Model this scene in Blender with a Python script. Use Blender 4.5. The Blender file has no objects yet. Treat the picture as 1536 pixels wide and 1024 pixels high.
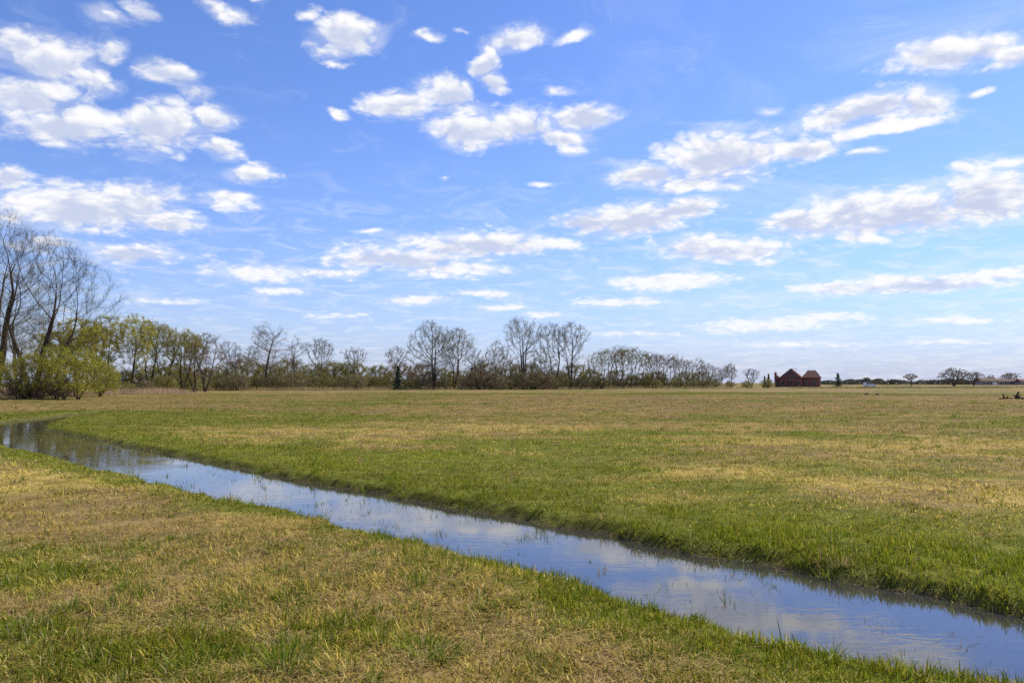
import bpy, math, random
import numpy as np
from mathutils import Vector

rng = np.random.default_rng(7)
random.seed(7)
S = bpy.context.scene
COL = S.collection
F = 1195.0            # focal length in photograph pixels (1536 wide)
CAMZ = 1.6
PITCH = math.atan(62 / F)
R = math.radians

# ------------------------------------------------------------------ camera maths
CP, SP = math.cos(PITCH), math.sin(PITCH)
def ray(px, py):
    cx, cy = (px - 768) / F, (512 - py) / F
    return np.array([cx, CP - cy * SP, SP + cy * CP])
def on_plane(px, py, z=0.0):
    d = ray(px, py); t = (z - CAMZ) / d[2]
    return np.array([d[0] * t, d[1] * t])
def at(px, py, Y):
    d = ray(px, py); t = Y / d[1]
    return np.array([d[0] * t, Y, CAMZ + d[2] * t])
def px_of(x, y, z):
    v = z - CAMZ
    dep = y * CP + v * SP
    return 768 + F * x / dep, 512 - F * (-y * SP + v * CP) / dep

# ------------------------------------------------------------------ noise
def vnoise(x, y, seed=0):
    xi, yi = np.floor(x).astype(np.int64), np.floor(y).astype(np.int64)
    fx, fy = x - xi, y - yi
    fx, fy = fx * fx * (3 - 2 * fx), fy * fy * (3 - 2 * fy)
    def h(a, b):
        n = (a * 374761393 + b * 668265263 + seed * 2147483647) & 0xFFFFFFFF
        n = ((n ^ (n >> 13)) * 1274126177) & 0xFFFFFFFF
        n = (n ^ (n >> 16)) & 0xFFFFFFFF
        return n / 4294967295.0
    a, b, c, d = h(xi, yi), h(xi + 1, yi), h(xi, yi + 1), h(xi + 1, yi + 1)
    return (a * (1 - fx) + b * fx) * (1 - fy) + (c * (1 - fx) + d * fx) * fy
def fbm(x, y, oct=4, seed=0):
    s, a, t = 0, 0.5, 0
    for o in range(oct):
        s = s + a * vnoise(x, y, seed + o * 17); t += a; a *= 0.5; x = x * 2.03 + 5.1; y = y * 2.03 + 9.7
    return s / t
def sstep(a, b, x):
    t = np.clip((x - a) / (b - a), 0, 1); return t * t * (3 - 2 * t)

# ------------------------------------------------------------------ mesh helpers
class Geo:
    def __init__(self): self.v = []; self.f = []; self.m = []; self.c = []; self.n = 0
    def add(self, v, faces, mat=0, col=None):
        v = np.asarray(v, float).reshape(-1, 3)
        for f in (faces if isinstance(faces, list) and len(faces) and isinstance(faces[0], np.ndarray) else [np.asarray(faces, int)]):
            self.f.append(f + self.n); self.m.append(np.full(len(f), mat, np.int32))
        self.v.append(v); self.n += len(v)
        if col is not None: self.c.append(np.asarray(col, float).reshape(-1, 3))
    def build(self, name, mats, parent=None, smooth=False):
        me = bpy.data.meshes.new(name)
        if self.n:
            v = np.concatenate(self.v)
            lens = np.concatenate([np.full(len(f), f.shape[1], np.int32) for f in self.f])
            loops = np.concatenate([f.ravel() for f in self.f]).astype(np.int32)
            starts = np.concatenate([[0], np.cumsum(lens)[:-1]]).astype(np.int32)
            me.vertices.add(len(v)); me.vertices.foreach_set('co', v.astype(np.float32).ravel())
            me.loops.add(len(loops)); me.loops.foreach_set('vertex_index', loops)
            me.polygons.add(len(lens)); me.polygons.foreach_set('loop_start', starts)
            me.polygons.foreach_set('material_index', np.concatenate(self.m))
            me.polygons.foreach_set('use_smooth', np.full(len(lens), smooth))
            if self.c:
                c = np.concatenate(self.c)
                a = me.attributes.new('Col', 'FLOAT_COLOR', 'POINT')
                a.data.foreach_set('color', np.column_stack([c, np.ones(len(c))]).astype(np.float32).ravel())
            me.update(calc_edges=True); me.validate()
        for m in (mats if isinstance(mats, (list, tuple)) else [mats]): me.materials.append(m)
        o = bpy.data.objects.new(name, me); COL.objects.link(o)
        if parent: o.parent = parent
        return o
    def box(self, lo, hi, mat=0):
        x0, y0, z0 = lo; x1, y1, z1 = hi
        v = [(x0,y0,z0),(x1,y0,z0),(x1,y1,z0),(x0,y1,z0),(x0,y0,z1),(x1,y0,z1),(x1,y1,z1),(x0,y1,z1)]
        self.add(v, [(0,3,2,1),(4,5,6,7),(0,1,5,4),(1,2,6,5),(2,3,7,6),(3,0,4,7)], mat)

def tag(o, label=None, cat=None, group=None, kind=None):
    if label: o['label'] = label
    if cat: o['category'] = cat
    if group: o['group'] = group
    if kind: o['kind'] = kind
    return o
def empty(name, loc, label, cat, group=None, rz=0, sc=1):
    o = bpy.data.objects.new(name, None); COL.objects.link(o)
    o.location = loc; o.rotation_euler = (0, 0, rz); o.scale = (sc, sc, sc) if np.isscalar(sc) else sc
    o.empty_display_size = 0.2
    return tag(o, label, cat, group)
def dup(root, loc, label, group=None, rz=0, sc=1):
    r = root.copy(); COL.objects.link(r)
    r.location = loc; r.rotation_euler = (0, 0, rz); r.scale = (sc, sc, sc) if np.isscalar(sc) else sc
    r['label'] = label
    if group: r['group'] = group
    for ch in list(root.children):
        c = ch.copy(); COL.objects.link(c); c.parent = r
    return r

# ------------------------------------------------------------------ materials
def mat(name):
    m = bpy.data.materials.new(name); m.use_nodes = True
    nt = m.node_tree; nt.nodes.clear()
    out = nt.nodes.new('ShaderNodeOutputMaterial')
    return m, nt, out
def N(nt, t, **kw):
    n = nt.nodes.new(t)
    for k, v in kw.items():
        if k in n.inputs.keys() if hasattr(n.inputs, 'keys') else False: n.inputs[k].default_value = v
        else: setattr(n, k, v)
    return n
def simple(name, c1, c2=None, scale=3.0, rough=0.85, spec=0.2, bump=0.0, metal=0.0, coord='Object'):
    m, nt, out = mat(name)
    p = nt.nodes.new('ShaderNodeBsdfPrincipled')
    p.inputs['Roughness'].default_value = rough; p.inputs['Specular IOR Level'].default_value = spec
    p.inputs['Metallic'].default_value = metal
    nt.links.new(p.outputs[0], out.inputs[0])
    if c2 is None: p.inputs['Base Color'].default_value = (*c1, 1)
    else:
        tc = nt.nodes.new('ShaderNodeTexCoord'); nz = nt.nodes.new('ShaderNodeTexNoise')
        nz.inputs['Scale'].default_value = scale; nz.inputs['Detail'].default_value = 5
        mr = nt.nodes.new('ShaderNodeMapRange'); mr.inputs[1].default_value = .32; mr.inputs[2].default_value = .68
        mx = nt.nodes.new('ShaderNodeMix'); mx.data_type = 'RGBA'
        nt.links.new(tc.outputs[coord], nz.inputs['Vector']); nt.links.new(nz.outputs[0], mr.inputs[0])
        nt.links.new(mr.outputs[0], mx.inputs[0])
        mx.inputs[6].default_value = (*c1, 1); mx.inputs[7].default_value = (*c2, 1)
        nt.links.new(mx.outputs[2], p.inputs['Base Color'])
        if bump:
            b = nt.nodes.new('ShaderNodeBump'); b.inputs['Strength'].default_value = bump
            nt.links.new(nz.outputs[0], b.inputs['Height']); nt.links.new(b.outputs[0], p.inputs['Normal'])
    return m
def leafy(name, c1=None, c2=None, scale=0.6, trans=0.35, attr=False, rough=0.5, spec=0.25):
    m, nt, out = mat(name)
    p = nt.nodes.new('ShaderNodeBsdfPrincipled'); t = nt.nodes.new('ShaderNodeBsdfTranslucent')
    ms = nt.nodes.new('ShaderNodeMixShader'); ms.inputs[0].default_value = trans
    p.inputs['Roughness'].default_value = rough; p.inputs['Specular IOR Level'].default_value = spec
    if attr:
        a = nt.nodes.new('ShaderNodeAttribute'); a.attribute_name = 'Col'; c = a.outputs['Color']
    else:
        tc = nt.nodes.new('ShaderNodeTexCoord'); nz = nt.nodes.new('ShaderNodeTexNoise')
        nz.inputs['Scale'].default_value = scale; nz.inputs['Detail'].default_value = 3
        mr = nt.nodes.new('ShaderNodeMapRange'); mr.inputs[1].default_value = .35; mr.inputs[2].default_value = .65
        mx = nt.nodes.new('ShaderNodeMix'); mx.data_type = 'RGBA'
        nt.links.new(tc.outputs['Object'], nz.inputs['Vector']); nt.links.new(nz.outputs[0], mr.inputs[0])
        nt.links.new(mr.outputs[0], mx.inputs[0])
        mx.inputs[6].default_value = (*c1, 1); mx.inputs[7].default_value = (*c2, 1); c = mx.outputs[2]
    nt.links.new(c, p.inputs['Base Color']); nt.links.new(c, t.inputs['Color'])
    nt.links.new(p.outputs[0], ms.inputs[1]); nt.links.new(t.outputs[0], ms.inputs[2])
    nt.links.new(ms.outputs[0], out.inputs[0])
    return m

M = {}
M['bark_dark'] = simple('bark_dark', (.045, .035, .026), (.085, .068, .05), 2.5, .9, .1, .3)
M['bark_grey'] = simple('bark_grey', (.085, .07, .058), (.14, .115, .1), 2.5, .9, .1, .3)
M['bark_pale'] = simple('bark_pale', (.13, .11, .095), (.22, .19, .165), 2.5, .9, .1, .3)
M['twig_grey'] = simple('twig_grey', (.15, .12, .085), (.21, .17, .125), .8, .9, .1)
M['twig_dark'] = simple('twig_dark', (.05, .038, .022), (.085, .066, .036), .8, .9, .1)
M['twig_brown'] = simple('twig_brown', (.16, .115, .075), (.23, .17, .115), .8, .9, .1)
M['twig_olive'] = simple('twig_olive', (.17, .14, .06), (.23, .19, .085), .8, .9, .1)
M['bud_rust'] = leafy('bud_rust', (.15, .10, .055), (.19, .14, .08))
M['bud_pale'] = leafy('bud_pale', (.20, .20, .09), (.24, .22, .12))
M['bud_olive'] = leafy('bud_olive', (.21, .20, .03), (.28, .26, .05))
M['bud_yellow'] = leafy('bud_yellow', (.30, .28, .02), (.40, .36, .035))
M['leaf_lime'] = leafy('leaf_lime', (.24, .235, .014), (.37, .34, .02))
M['leaf_brush'] = leafy('leaf_brush', (.17, .16, .04), (.23, .21, .055))
M['leaf_brown'] = leafy('leaf_brown', (.17, .12, .07), (.23, .17, .09))
M['needle'] = leafy('needle', (.03, .05, .022), (.05, .075, .032), trans=.1)
M['grass'] = leafy('grass_blade', attr=True, trans=.42, rough=.7, spec=.0)

# ------------------------------------------------------------------ the stream outline (photograph pixels -> ground)
far_px = [(44,629.7),(100,623),(150,619)]
wedge = [(152,621),(100,628.6),(76,636),(64,642),(78,647.4),(111,654),(155,663),(200,672),(268,684),(335,699),(403,711),(471,726),(539,737),
         (606,749),(674,764),(720,772),(768,781),(835,790),(903,803),(971,816),(1039,830),(1106,844),(1174,856),(1231,866),(1314,882),(1397,897),
         (1480,914),(1536,926),(1700,962),(1980,1025)]
near_px = [(2000,1120),(1700,1055),(1536,1021),(1438,1006),(1314,986),(1190,966),(1106,946),(1039,925),(971,902),(903,880),(835,861),(768,843),(720,832),
           (674,822),(606,805),(539,789),(471,772),(403,758),(335,744),(268,730),(200,713),(155,703),(100,690.6),(66,679.5),(33,673),(0,665),(-60,655),(-120,647)]
left_px = [(-150,641),(-110,636),(-40,634.5),(0,634)]
WZ = -0.09
poly = [on_plane(a, b, WZ) for a, b in left_px + far_px + wedge]
nearW = [on_plane(a, b, 0.045) for a, b in near_px]
poly += [p + np.array([.07, .17]) for p in nearW]
# densify
pp = []
for i in range(len(poly)):
    a, b = poly[i], poly[(i + 1) % len(poly)]
    n = max(1, int(np.linalg.norm(b - a) / 1.2))
    for k in range(n): pp.append(a + (b - a) * k / n)
POLY = np.array(pp)
nw = np.array(nearW); NB_TH = nw[:, 0] / nw[:, 1]; NB_Y = nw[:, 1]
o_ = np.argsort(NB_TH); NB_TH, NB_Y = NB_TH[o_], NB_Y[o_]

def sdist(x, y):
    x = np.asarray(x, float); y = np.asarray(y, float)
    out = np.full(x.shape, 60.0)
    sel = (y > 1) & (y < 60) & (x > -45) & (x < 18)
    X, Y = x[sel], y[sel]
    if not len(X): return out
    d2 = np.full(X.shape, 1e9); inside = np.zeros(X.shape, bool)
    n = len(POLY)
    for i in range(n):
        a, b = POLY[i], POLY[(i + 1) % n]; e = b - a
        L = e @ e
        t = np.clip(((X - a[0]) * e[0] + (Y - a[1]) * e[1]) / L, 0, 1)
        d2 = np.minimum(d2, (X - a[0] - t * e[0]) ** 2 + (Y - a[1] - t * e[1]) ** 2)
        if a[1] != b[1]:
            c = ((a[1] > Y) != (b[1] > Y)) & (X < (b[0] - a[0]) * (Y - a[1]) / (b[1] - a[1]) + a[0])
            inside ^= c
    d = np.sqrt(d2) * np.where(inside, -1, 1)
    d = d + (fbm(X * 2.2, Y * 2.2, 4, 5) - .5) * .42 * np.clip(1.2 - np.abs(d) , 0, 1)
    out[sel] = d
    return out
def near_side(x, y):
    return y < np.interp(x / np.maximum(y, .5), NB_TH, NB_Y) + .3
def height(x, y, sd=None):
    if sd is None: sd = sdist(x, y)
    dist = np.hypot(x, y)
    und = (fbm(x * .03 + 3, y * .03, 3, 3) - .35) * .5 * sstep(30, 120, dist) * sstep(1, 14, sd)
    small = (fbm(x * 1.3, y * 1.3, 3, 11) - .5) * .07 * sstep(.2, 1.0, sd)
    bank = -.11 + .11 * sstep(-.02, .24, sd) - .14 * sstep(0, .8, -sd)
    lip = .05 * np.exp(-((sd - .9) / .7) ** 2)
    return bank + und + small + lip + np.where(y > 0, 0, 0)

patches = [  # px, py, rx, ry (metres), dryness
    (280,800,1.0,.8,.30),(120,760,1.6,1.2,.25),(330,830,.7,.5,.3),(600,905,.8,.5,.28),(760,960,.7,.5,.22),(880,1000,.6,.4,.2),(80,720,2.5,2.,.2),
    (990,715,2.5,1.4,.35),(1400,745,2.2,1.6,.32),(1250,690,4,2.5,.28),(640,655,6,4,.22),(430,645,6,3,.22),(860,640,9,4,.2),(1350,675,6,3,.25),
    (900,600,40,20,.22),(1200,610,30,14,.12),(120,607,14,6,.4),(30,612,10,5,.35),(230,592,16,4,.4),
    (200,970,1.0,.45,-.38),(60,870,.8,.5,-.3),(480,935,.6,.3,-.25),(380,900,.7,.3,-.22),(900,960,.5,.3,-.2),(60,940,.8,.5,-.36),(60,1010,.8,.3,-.3),(420,985,.6,.3,-.25),(640,970,.6,.35,-.2),(450,690,4,2,-.25),(1200,790,4,2,-.2),
    (330,607,10,5,-.35),(760,592,60,10,-.25),(700,606,20,5,-.3),(1400,590,60,20,-.25),(220,636,4,2.5,-.35),(1000,650,8,2,-.25),(560,625,8,2,-.2)]
PATCH = [(*on_plane(a, b, 0), rx, ry, k * (1.0 if b > 660 else .85)) for a, b, rx, ry, k in patches]
def dryness(x, y, sd):
    d = .56 + 1.15 * (fbm(x * .55, y * .55, 4, 21) - .5) + 1.15 * (fbm(x * .09, y * .12, 4, 31) - .5)
    for cx, cy, rx, ry, k in PATCH:
        d = d + k * np.exp(-((x - cx) / rx) ** 2 - ((y - cy) / ry) ** 2)
    ns = near_side(x, y)
    d = d + .14 * ns * sstep(.6, 2.2, sd) - .04 * ~ns
    d = d + .07 * sstep(15, 32, np.hypot(x, y)) * ~ns + .10 * sstep(20, 60, np.hypot(x, y)) * sstep(-.2, .3, x / np.maximum(y, 1))
    w = np.where(ns, .95, 2.3)
    d = d - .55 * np.exp(-(np.maximum(sd, 0) / w) ** 2) - .12 * (~ns) * np.exp(-(np.maximum(sd, 0) / 6) ** 2)
    return d

# ------------------------------------------------------------------ ground
def build_ground():
    th = np.concatenate([np.linspace(-180, -52, 26)[:-1], np.linspace(-52, 52, 560), np.linspace(52, 180, 26)[1:-1]])
    r = [0.4]
    while r[-1] < 9000:
        x = r[-1]
        r.append(x + max(.09, x * (.0125 if x < 4 else .0062 if x < 42 else .012 if x < 60 else .03 if x < 400 else .12)))
    r = np.array(r)
    TH, RR = np.meshgrid(np.radians(th), r)
    x, y = RR * np.sin(TH), RR * np.cos(TH)
    sd = sdist(x, y); z = height(x, y, sd)
    D = dryness(x, y, sd)
    green = np.array([.085, .088, .013]); straw = np.array([.26, .185, .056]); soil = np.array([.06, .045, .027])
    brown = np.array([.15, .10, .045])
    k = sstep(.25, .8, D)[..., None]
    thatch = straw * (1 - .0) ; b = np.clip(sstep(.4, .65, fbm(x * .2, y * .28, 4, 77)) + .7 * sstep(16, 40, RR), 0, 1)[..., None]
    dry = thatch * (1 - b) + brown * b
    c = green * (1 - k) + dry * k
    mud = sstep(.16, .0, sd)[..., None]
    c = c * (1 - mud) + soil * mud
    nr, nt_ = x.shape
    idx = np.arange(nr * nt_).reshape(nr, nt_)
    a, bq = idx[:-1], idx[1:]
    f = np.stack([a, np.roll(a, -1, 1), np.roll(bq, -1, 1), bq], -1).reshape(-1, 4)[:, ::-1]
    g = Geo(); g.add(np.stack([x, y, z], -1).reshape(-1, 3), [f], 0, c.reshape(-1, 3))
    # centre cap
    n0 = g.n
    g.add([(0, 0, float(z[0].mean()))], [np.array([[idx[0][j] - n0, 0, idx[0][(j + 1) % nt_] - n0][::-1] for j in range(nt_)])], 0, [c[0, 0]])
    m, nt, out = mat('ground_turf')
    p = nt.nodes.new('ShaderNodeBsdfPrincipled'); p.inputs['Roughness'].default_value = .95; p.inputs['Specular IOR Level'].default_value = .05
    at_ = nt.nodes.new('ShaderNodeAttribute'); at_.attribute_name = 'Col'
    geo = nt.nodes.new('ShaderNodeNewGeometry')
    n1 = nt.nodes.new('ShaderNodeTexNoise'); n1.inputs['Scale'].default_value = 1.6; n1.inputs['Detail'].default_value = 9; n1.inputs['Roughness'].default_value = .75
    n2 = nt.nodes.new('ShaderNodeTexNoise'); n2.inputs['Scale'].default_value = 9; n2.inputs['Detail'].default_value = 5
    nt.links.new(geo.outputs['Position'], n1.inputs['Vector']); nt.links.new(geo.outputs['Position'], n2.inputs['Vector'])
    mr = nt.nodes.new('ShaderNodeMapRange'); mr.inputs[1].default_value = .33; mr.inputs[2].default_value = .67; mr.inputs[3].default_value = .45; mr.inputs[4].default_value = 1.5
    nt.links.new(n1.outputs[0], mr.inputs[0])
    mx = nt.nodes.new('ShaderNodeMix'); mx.data_type = 'RGBA'; mx.blend_type = 'MULTIPLY'; mx.inputs[0].default_value = 1
    nt.links.new(at_.outputs['Color'], mx.inputs[6]); nt.links.new(mr.outputs[0], mx.inputs[7])
    hs = nt.nodes.new('ShaderNodeMix'); hs.data_type = 'RGBA'; hs.blend_type = 'MIX'
    mr2 = nt.nodes.new('ShaderNodeMapRange'); mr2.inputs[1].default_value = .52; mr2.inputs[2].default_value = .7; mr2.inputs[4].default_value = .35
    nt.links.new(n2.outputs[0], mr2.inputs[0]); nt.links.new(mr2.outputs[0], hs.inputs[0])
    nt.links.new(mx.outputs[2], hs.inputs[6]); hs.inputs[7].default_value = (.12, .14, .03, 1)
    nt.links.new(hs.outputs[2], p.inputs['Base Color'])
    bp = nt.nodes.new('ShaderNodeBump'); bp.inputs['Strength'].default_value = .6; bp.inputs['Distance'].default_value = .08
    nt.links.new(n1.outputs[0], bp.inputs['Height']); nt.links.new(bp.outputs[0], p.inputs['Normal'])
    nt.links.new(p.outputs[0], out.inputs[0])
    return tag(g.build('ground', m, smooth=True), kind='structure')
build_ground()

# ------------------------------------------------------------------ water
def build_water():
    n = len(POLY); c = np.zeros((n, 2))
    area = sum(POLY[i][0] * POLY[(i + 1) % n][1] - POLY[(i + 1) % n][0] * POLY[i][1] for i in range(n))
    for i in range(n):
        e = POLY[(i + 1) % n] - POLY[i - 1]; nn = np.array([e[1], -e[0]]) / (np.linalg.norm(e) + 1e-9)
        c[i] = POLY[i] + nn * (.3 if area > 0 else -.3)
    from mathutils.geometry import tessellate_polygon
    tris = tessellate_polygon([[Vector((p[0], p[1], 0)) for p in c]])
    t = np.array([list(t) for t in tris])
    e1 = c[t[:, 1]] - c[t[:, 0]]; e2 = c[t[:, 2]] - c[t[:, 0]]
    flip = (e1[:, 0] * e2[:, 1] - e1[:, 1] * e2[:, 0]) < 0
    t[flip] = t[flip][:, ::-1]
    g = Geo(); g.add(np.column_stack([c, np.full(n, WZ)]), [t])
    m, nt, out = mat('stream_water')
    p = nt.nodes.new('ShaderNodeBsdfPrincipled')
    p.inputs['Base Color'].default_value = (.026, .025, .025, 1); p.inputs['Roughness'].default_value = .025; p.inputs['IOR'].default_value = 1.85
    geo = nt.nodes.new('ShaderNodeNewGeometry')
    mp = nt.nodes.new('ShaderNodeMapping'); mp.inputs['Scale'].default_value = (1.0, 2.6, 1); mp.inputs['Rotation'].default_value = (0, 0, .35)
    nt.links.new(geo.outputs['Position'], mp.inputs[0])
    n1 = nt.nodes.new('ShaderNodeTexNoise'); n1.inputs['Scale'].default_value = 5; n1.inputs['Detail'].default_value = 3; n1.inputs['Distortion'].default_value = .4
    n2 = nt.nodes.new('ShaderNodeTexNoise'); n2.inputs['Scale'].default_value = .9; n2.inputs['Detail'].default_value = 2
    nt.links.new(mp.outputs[0], n1.inputs[0]); nt.links.new(geo.outputs['Position'], n2.inputs[0])
    mr = nt.nodes.new('ShaderNodeMapRange'); mr.inputs[1].default_value = .4; mr.inputs[2].default_value = .65; mr.inputs[3].default_value = .15; mr.inputs[4].default_value = 1
    nt.links.new(n2.outputs[0], mr.inputs[0])
    mu = nt.nodes.new('ShaderNodeMath'); mu.operation = 'MULTIPLY'
    nt.links.new(n1.outputs[0], mu.inputs[0]); nt.links.new(mr.outputs[0], mu.inputs[1])
    bp = nt.nodes.new('ShaderNodeBump'); bp.inputs['Strength'].default_value = .03; bp.inputs['Distance'].default_value = .05
    nt.links.new(mu.outputs[0], bp.inputs['Height']); nt.links.new(bp.outputs[0], p.inputs['Normal'])
    nt.links.new(p.outputs[0], out.inputs[0])
    tag(g.build('water', m), kind='structure')
build_water()

# ------------------------------------------------------------------ grass
def blades(g, base, h, w, az, lean, tw, col, tipcol, lod):
    """append curved tapering blades; all arguments are arrays"""
    n = len(h)
    if not n: return
    d = np.column_stack([np.cos(az), np.sin(az)])
    s = np.column_stack([np.cos(az + tw), np.sin(az + tw)])
    ts = [0, .38, .74, 1] if lod == 0 else [0, .55, 1]
    ws = [.8, 1, .62] if lod == 0 else [.9, .8]
    vs, cs = [], []
    for i, t in enumerate(ts):
        hor = h * np.sin(np.clip(lean, 0, 1.5)) * (.35 * t + .75 * t ** 2.0)
        ver = h * np.maximum(np.cos(np.clip(lean, 0, 1.5)), .05) * (1.15 * t - .25 * lean * t * t)
        c = base + np.column_stack([d[:, 0] * hor, d[:, 1] * hor, np.maximum(ver, .006 * t + 0 * ver)])
        cc = col * (1 - t) + tipcol * t
        if i < len(ws):
            o = np.column_stack([s * (w * ws[i] * .5)[:, None], np.zeros(n)])
            vs += [c - o, c + o]; cs += [cc, cc]
        else: vs.append(c); cs.append(cc)
    k = len(vs)
    V = np.stack(vs, 1).reshape(-1, 3); C = np.stack(cs, 1).reshape(-1, 3)
    b = (np.arange(n) * k)[:, None]
    quads = [b + np.array([[2 * i, 2 * i + 1, 2 * i + 3, 2 * i + 2]]) for i in range(len(ws) - 1)]
    tri = b + np.array([[k - 3, k - 2, k - 1]])
    g.add(V, quads + [tri], 0, C)

def grass_cols(D, n, lush):
    u = rng.random(n)
    pdry = np.clip(sstep(.0, .95, D) * .9 + .06, .05, .92)
    dry = u < pdry
    v = rng.random(n)[:, None]
    g1 = np.array([.080, .118, .006]); g2 = np.array([.178, .200, .011]); g3 = np.array([.27, .245, .03])
    gre = g1 * (1 - v) + g2 * v
    yel = (rng.random(n) < .25)[:, None]
    gre = np.where(yel, g3, gre)
    yo = (rng.random(n) < .38) & dry            # half dry, olive yellow blades
    s1 = np.array([.62, .47, .125]); s2 = np.array([.43, .30, .066]); s3 = np.array([.68, .55, .19])
    st = s2 * (1 - v) + s1 * v
    st = np.where((rng.random(n) < .12)[:, None], s3, st)
    st = np.where(yo[:, None], np.array([.31, .275, .05]) * (.7 + .6 * v), st)
    st = np.where((rng.random(n) < .15)[:, None], np.array([.20, .13, .06]), st)
    c = np.where(dry[:, None], st, gre) * rng.uniform(.55, 1.4, (n, 1))
    tip = np.where(dry[:, None], c * 1.05, c * .75 + np.array([.05, .045, .006]) * (rng.random((n, 1)) < .6) + c * .2)
    return c, tip, dry

def scatter_polar(n_fn, r0, r1, half, steps=60):
    xs, ys = [], []
    edges = np.geomspace(r0, r1, steps + 1)
    for a, b in zip(edges[:-1], edges[1:]):
        m = .5 * (a + b)
        n = int(n_fn(m) * half * 2 * (b * b - a * a) / 2)
        rr = np.sqrt(rng.uniform(a * a, b * b, n)); th = rng.uniform(-half, half, n)
        xs.append(rr * np.sin(th)); ys.append(rr * np.cos(th))
    return np.concatenate(xs), np.concatenate(ys)

GRASS_SCALE = 1.0
def build_grass():
    g = Geo()
    dens = lambda d: 6300 * GRASS_SCALE * (1 if d < 5.5 else (5.5 / d) ** 1.72)
    for lod, r0, r1 in ((0, 2.9, 9.0), (1, 9.0, 130)):
        x, y = scatter_polar(dens, r0, r1, R(37), 70)
        # clumping
        cl = fbm(x * 7, y * 7, 2, 41)
        keep = rng.random(len(x)) < np.clip(.35 + 1.5 * (cl - .3), .2, 1)
        x, y = x[keep], y[keep]
        sd = sdist(x, y); keep = sd > np.where(near_side(x, y), -.03, -.01) + rng.random(len(x)) * .05
        x, y, sd = x[keep], y[keep], sd[keep]
        n = len(x); dist = np.hypot(x, y)
        D = dryness(x, y, sd) + (rng.random(n) - .5) * .15 + 1.1 * (fbm(x * 5.5, y * 5.5, 3, 83) - .5)
        c, tip, dry = grass_cols(D, n, None)
        br = (.68 + .64 * fbm(x * .22, y * .3, 4, 87))[:, None] * (.8 + .4 * fbm(x * 1.9, y * 1.9, 3, 88))[:, None]; c = c * br; tip = tip * br
        mean = br * np.array([.125, .122, .020]) * (1 - sstep(.1, .9, D))[:, None] + br * np.array([.165, .122, .038]) * sstep(.1, .9, D)[:, None]
        kf = (sstep(12, 60, dist) * .75)[:, None]; c = c * (1 - kf) + mean * kf; tip = tip * (1 - kf) + mean * kf
        z = height(x, y, sd) - .006
        ns = near_side(x, y)
        lush = np.exp(-(np.maximum(sd - .2, 0) / np.where(ns, .55, 1.2)) ** 2)
        clump = fbm(x * 2.2, y * 2.2, 3, 51)
        h = rng.uniform(.032, .078, n) * (.3 + 1.6 * clump) * (1 + .25 * lush * ~dry) * (.55 + .45 * sstep(0, .3, sd))
        far = np.maximum(1, dist / 7)
        h *= np.minimum(far ** .1, 1.2)
        if lod == 1: h *= .8; 
        w = rng.uniform(.0036, .0085, n) * far ** .74
        az = 12.5 * fbm(x * 3.1, y * 3.1, 2, 57) + rng.normal(0, 1.3, n); lean = np.where(dry, rng.uniform(.5, 1.5, n), np.clip(np.abs(rng.normal(.75 if lod == 0 else .95, .45, n)), 0, 1.45))
        tw = np.pi / 2 + rng.normal(0, .5, n)
        blades(g, np.column_stack([x, y, z]), h, w, az, lean, tw, c, tip, lod)
        # coarse clumps of taller blades
        if lod == 1:
            cx, cy = scatter_polar(lambda d: .9 if d < 25 else .9 * (25 / d) ** 1.5, 9.0, 75, R(37), 20)
            cs = sdist(cx, cy)
            for X, Y, s_ in zip(cx, cy, cs):
                if s_ < .25: continue
                k_ = max(1, Y / 9)
                tuft(g, X, Y, int(rng.integers(12, 34)), rng.uniform(.06, .12) * k_ ** .25, rng.uniform(.05, .16) * k_ ** .5, wk=k_ ** .7, dead=rng.random() < .35)
        if lod == 0:
            m = 900
            cx, cy = scatter_polar(lambda d: m / (R(74) * (81 - 9) / 2), 3.0, 9.0, R(37), 4)
            for X, Y in zip(cx, cy):
                s = float(sdist(np.array([X]), np.array([Y]))[0])
                if s < .3: continue
                tuft(g, X, Y, rng.integers(14, 46), rng.uniform(.05, .11), rng.uniform(.02, .12))
            # ragged taller clumps along the banks
            cx, cy = scatter_polar(lambda d: 22, 3.4, 16, R(37), 20); cs = sdist(cx, cy); pick = fbm(cx * 1.6, cy * 1.6, 3, 67)
            for X, Y, s_, q_ in zip(cx, cy, cs, pick):
                if 0 < s_ < .32 and q_ > .47: tuft(g, X, Y, int(rng.integers(8, 30)), rng.uniform(.07, .17), rng.uniform(.03, .12), wk=max(1, Y / 9) ** .6, dead=rng.random() < .22)
            # flattened straw lying in the turf
            x, y = scatter_polar(lambda d: 1500, 2.9, 10, R(37), 20)
            sd = sdist(x, y); D = dryness(x, y, sd) + 1.0 * (fbm(x * 3, y * 3, 3, 85) - .5)
            k = (sd > .3) & (rng.random(len(x)) < sstep(.2, .9, D)); x, y, sd = x[k], y[k], sd[k]; m = len(x); v = rng.random((m, 1))
            c = np.array([.52, .39, .16]) * (1 - v) + np.array([.26, .18, .07]) * v
            blades(g, np.column_stack([x, y, height(x, y, sd) + rng.uniform(.003, .03, m)]), rng.uniform(.04, .13, m), rng.uniform(.0025, .005, m), rng.uniform(0, 6.28, m), rng.uniform(1.3, 1.5, m), np.pi / 2 + rng.normal(0, .3, m), c, c, 0)
    return tag(g.build('grass', M['grass']), kind='stuff')

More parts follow.
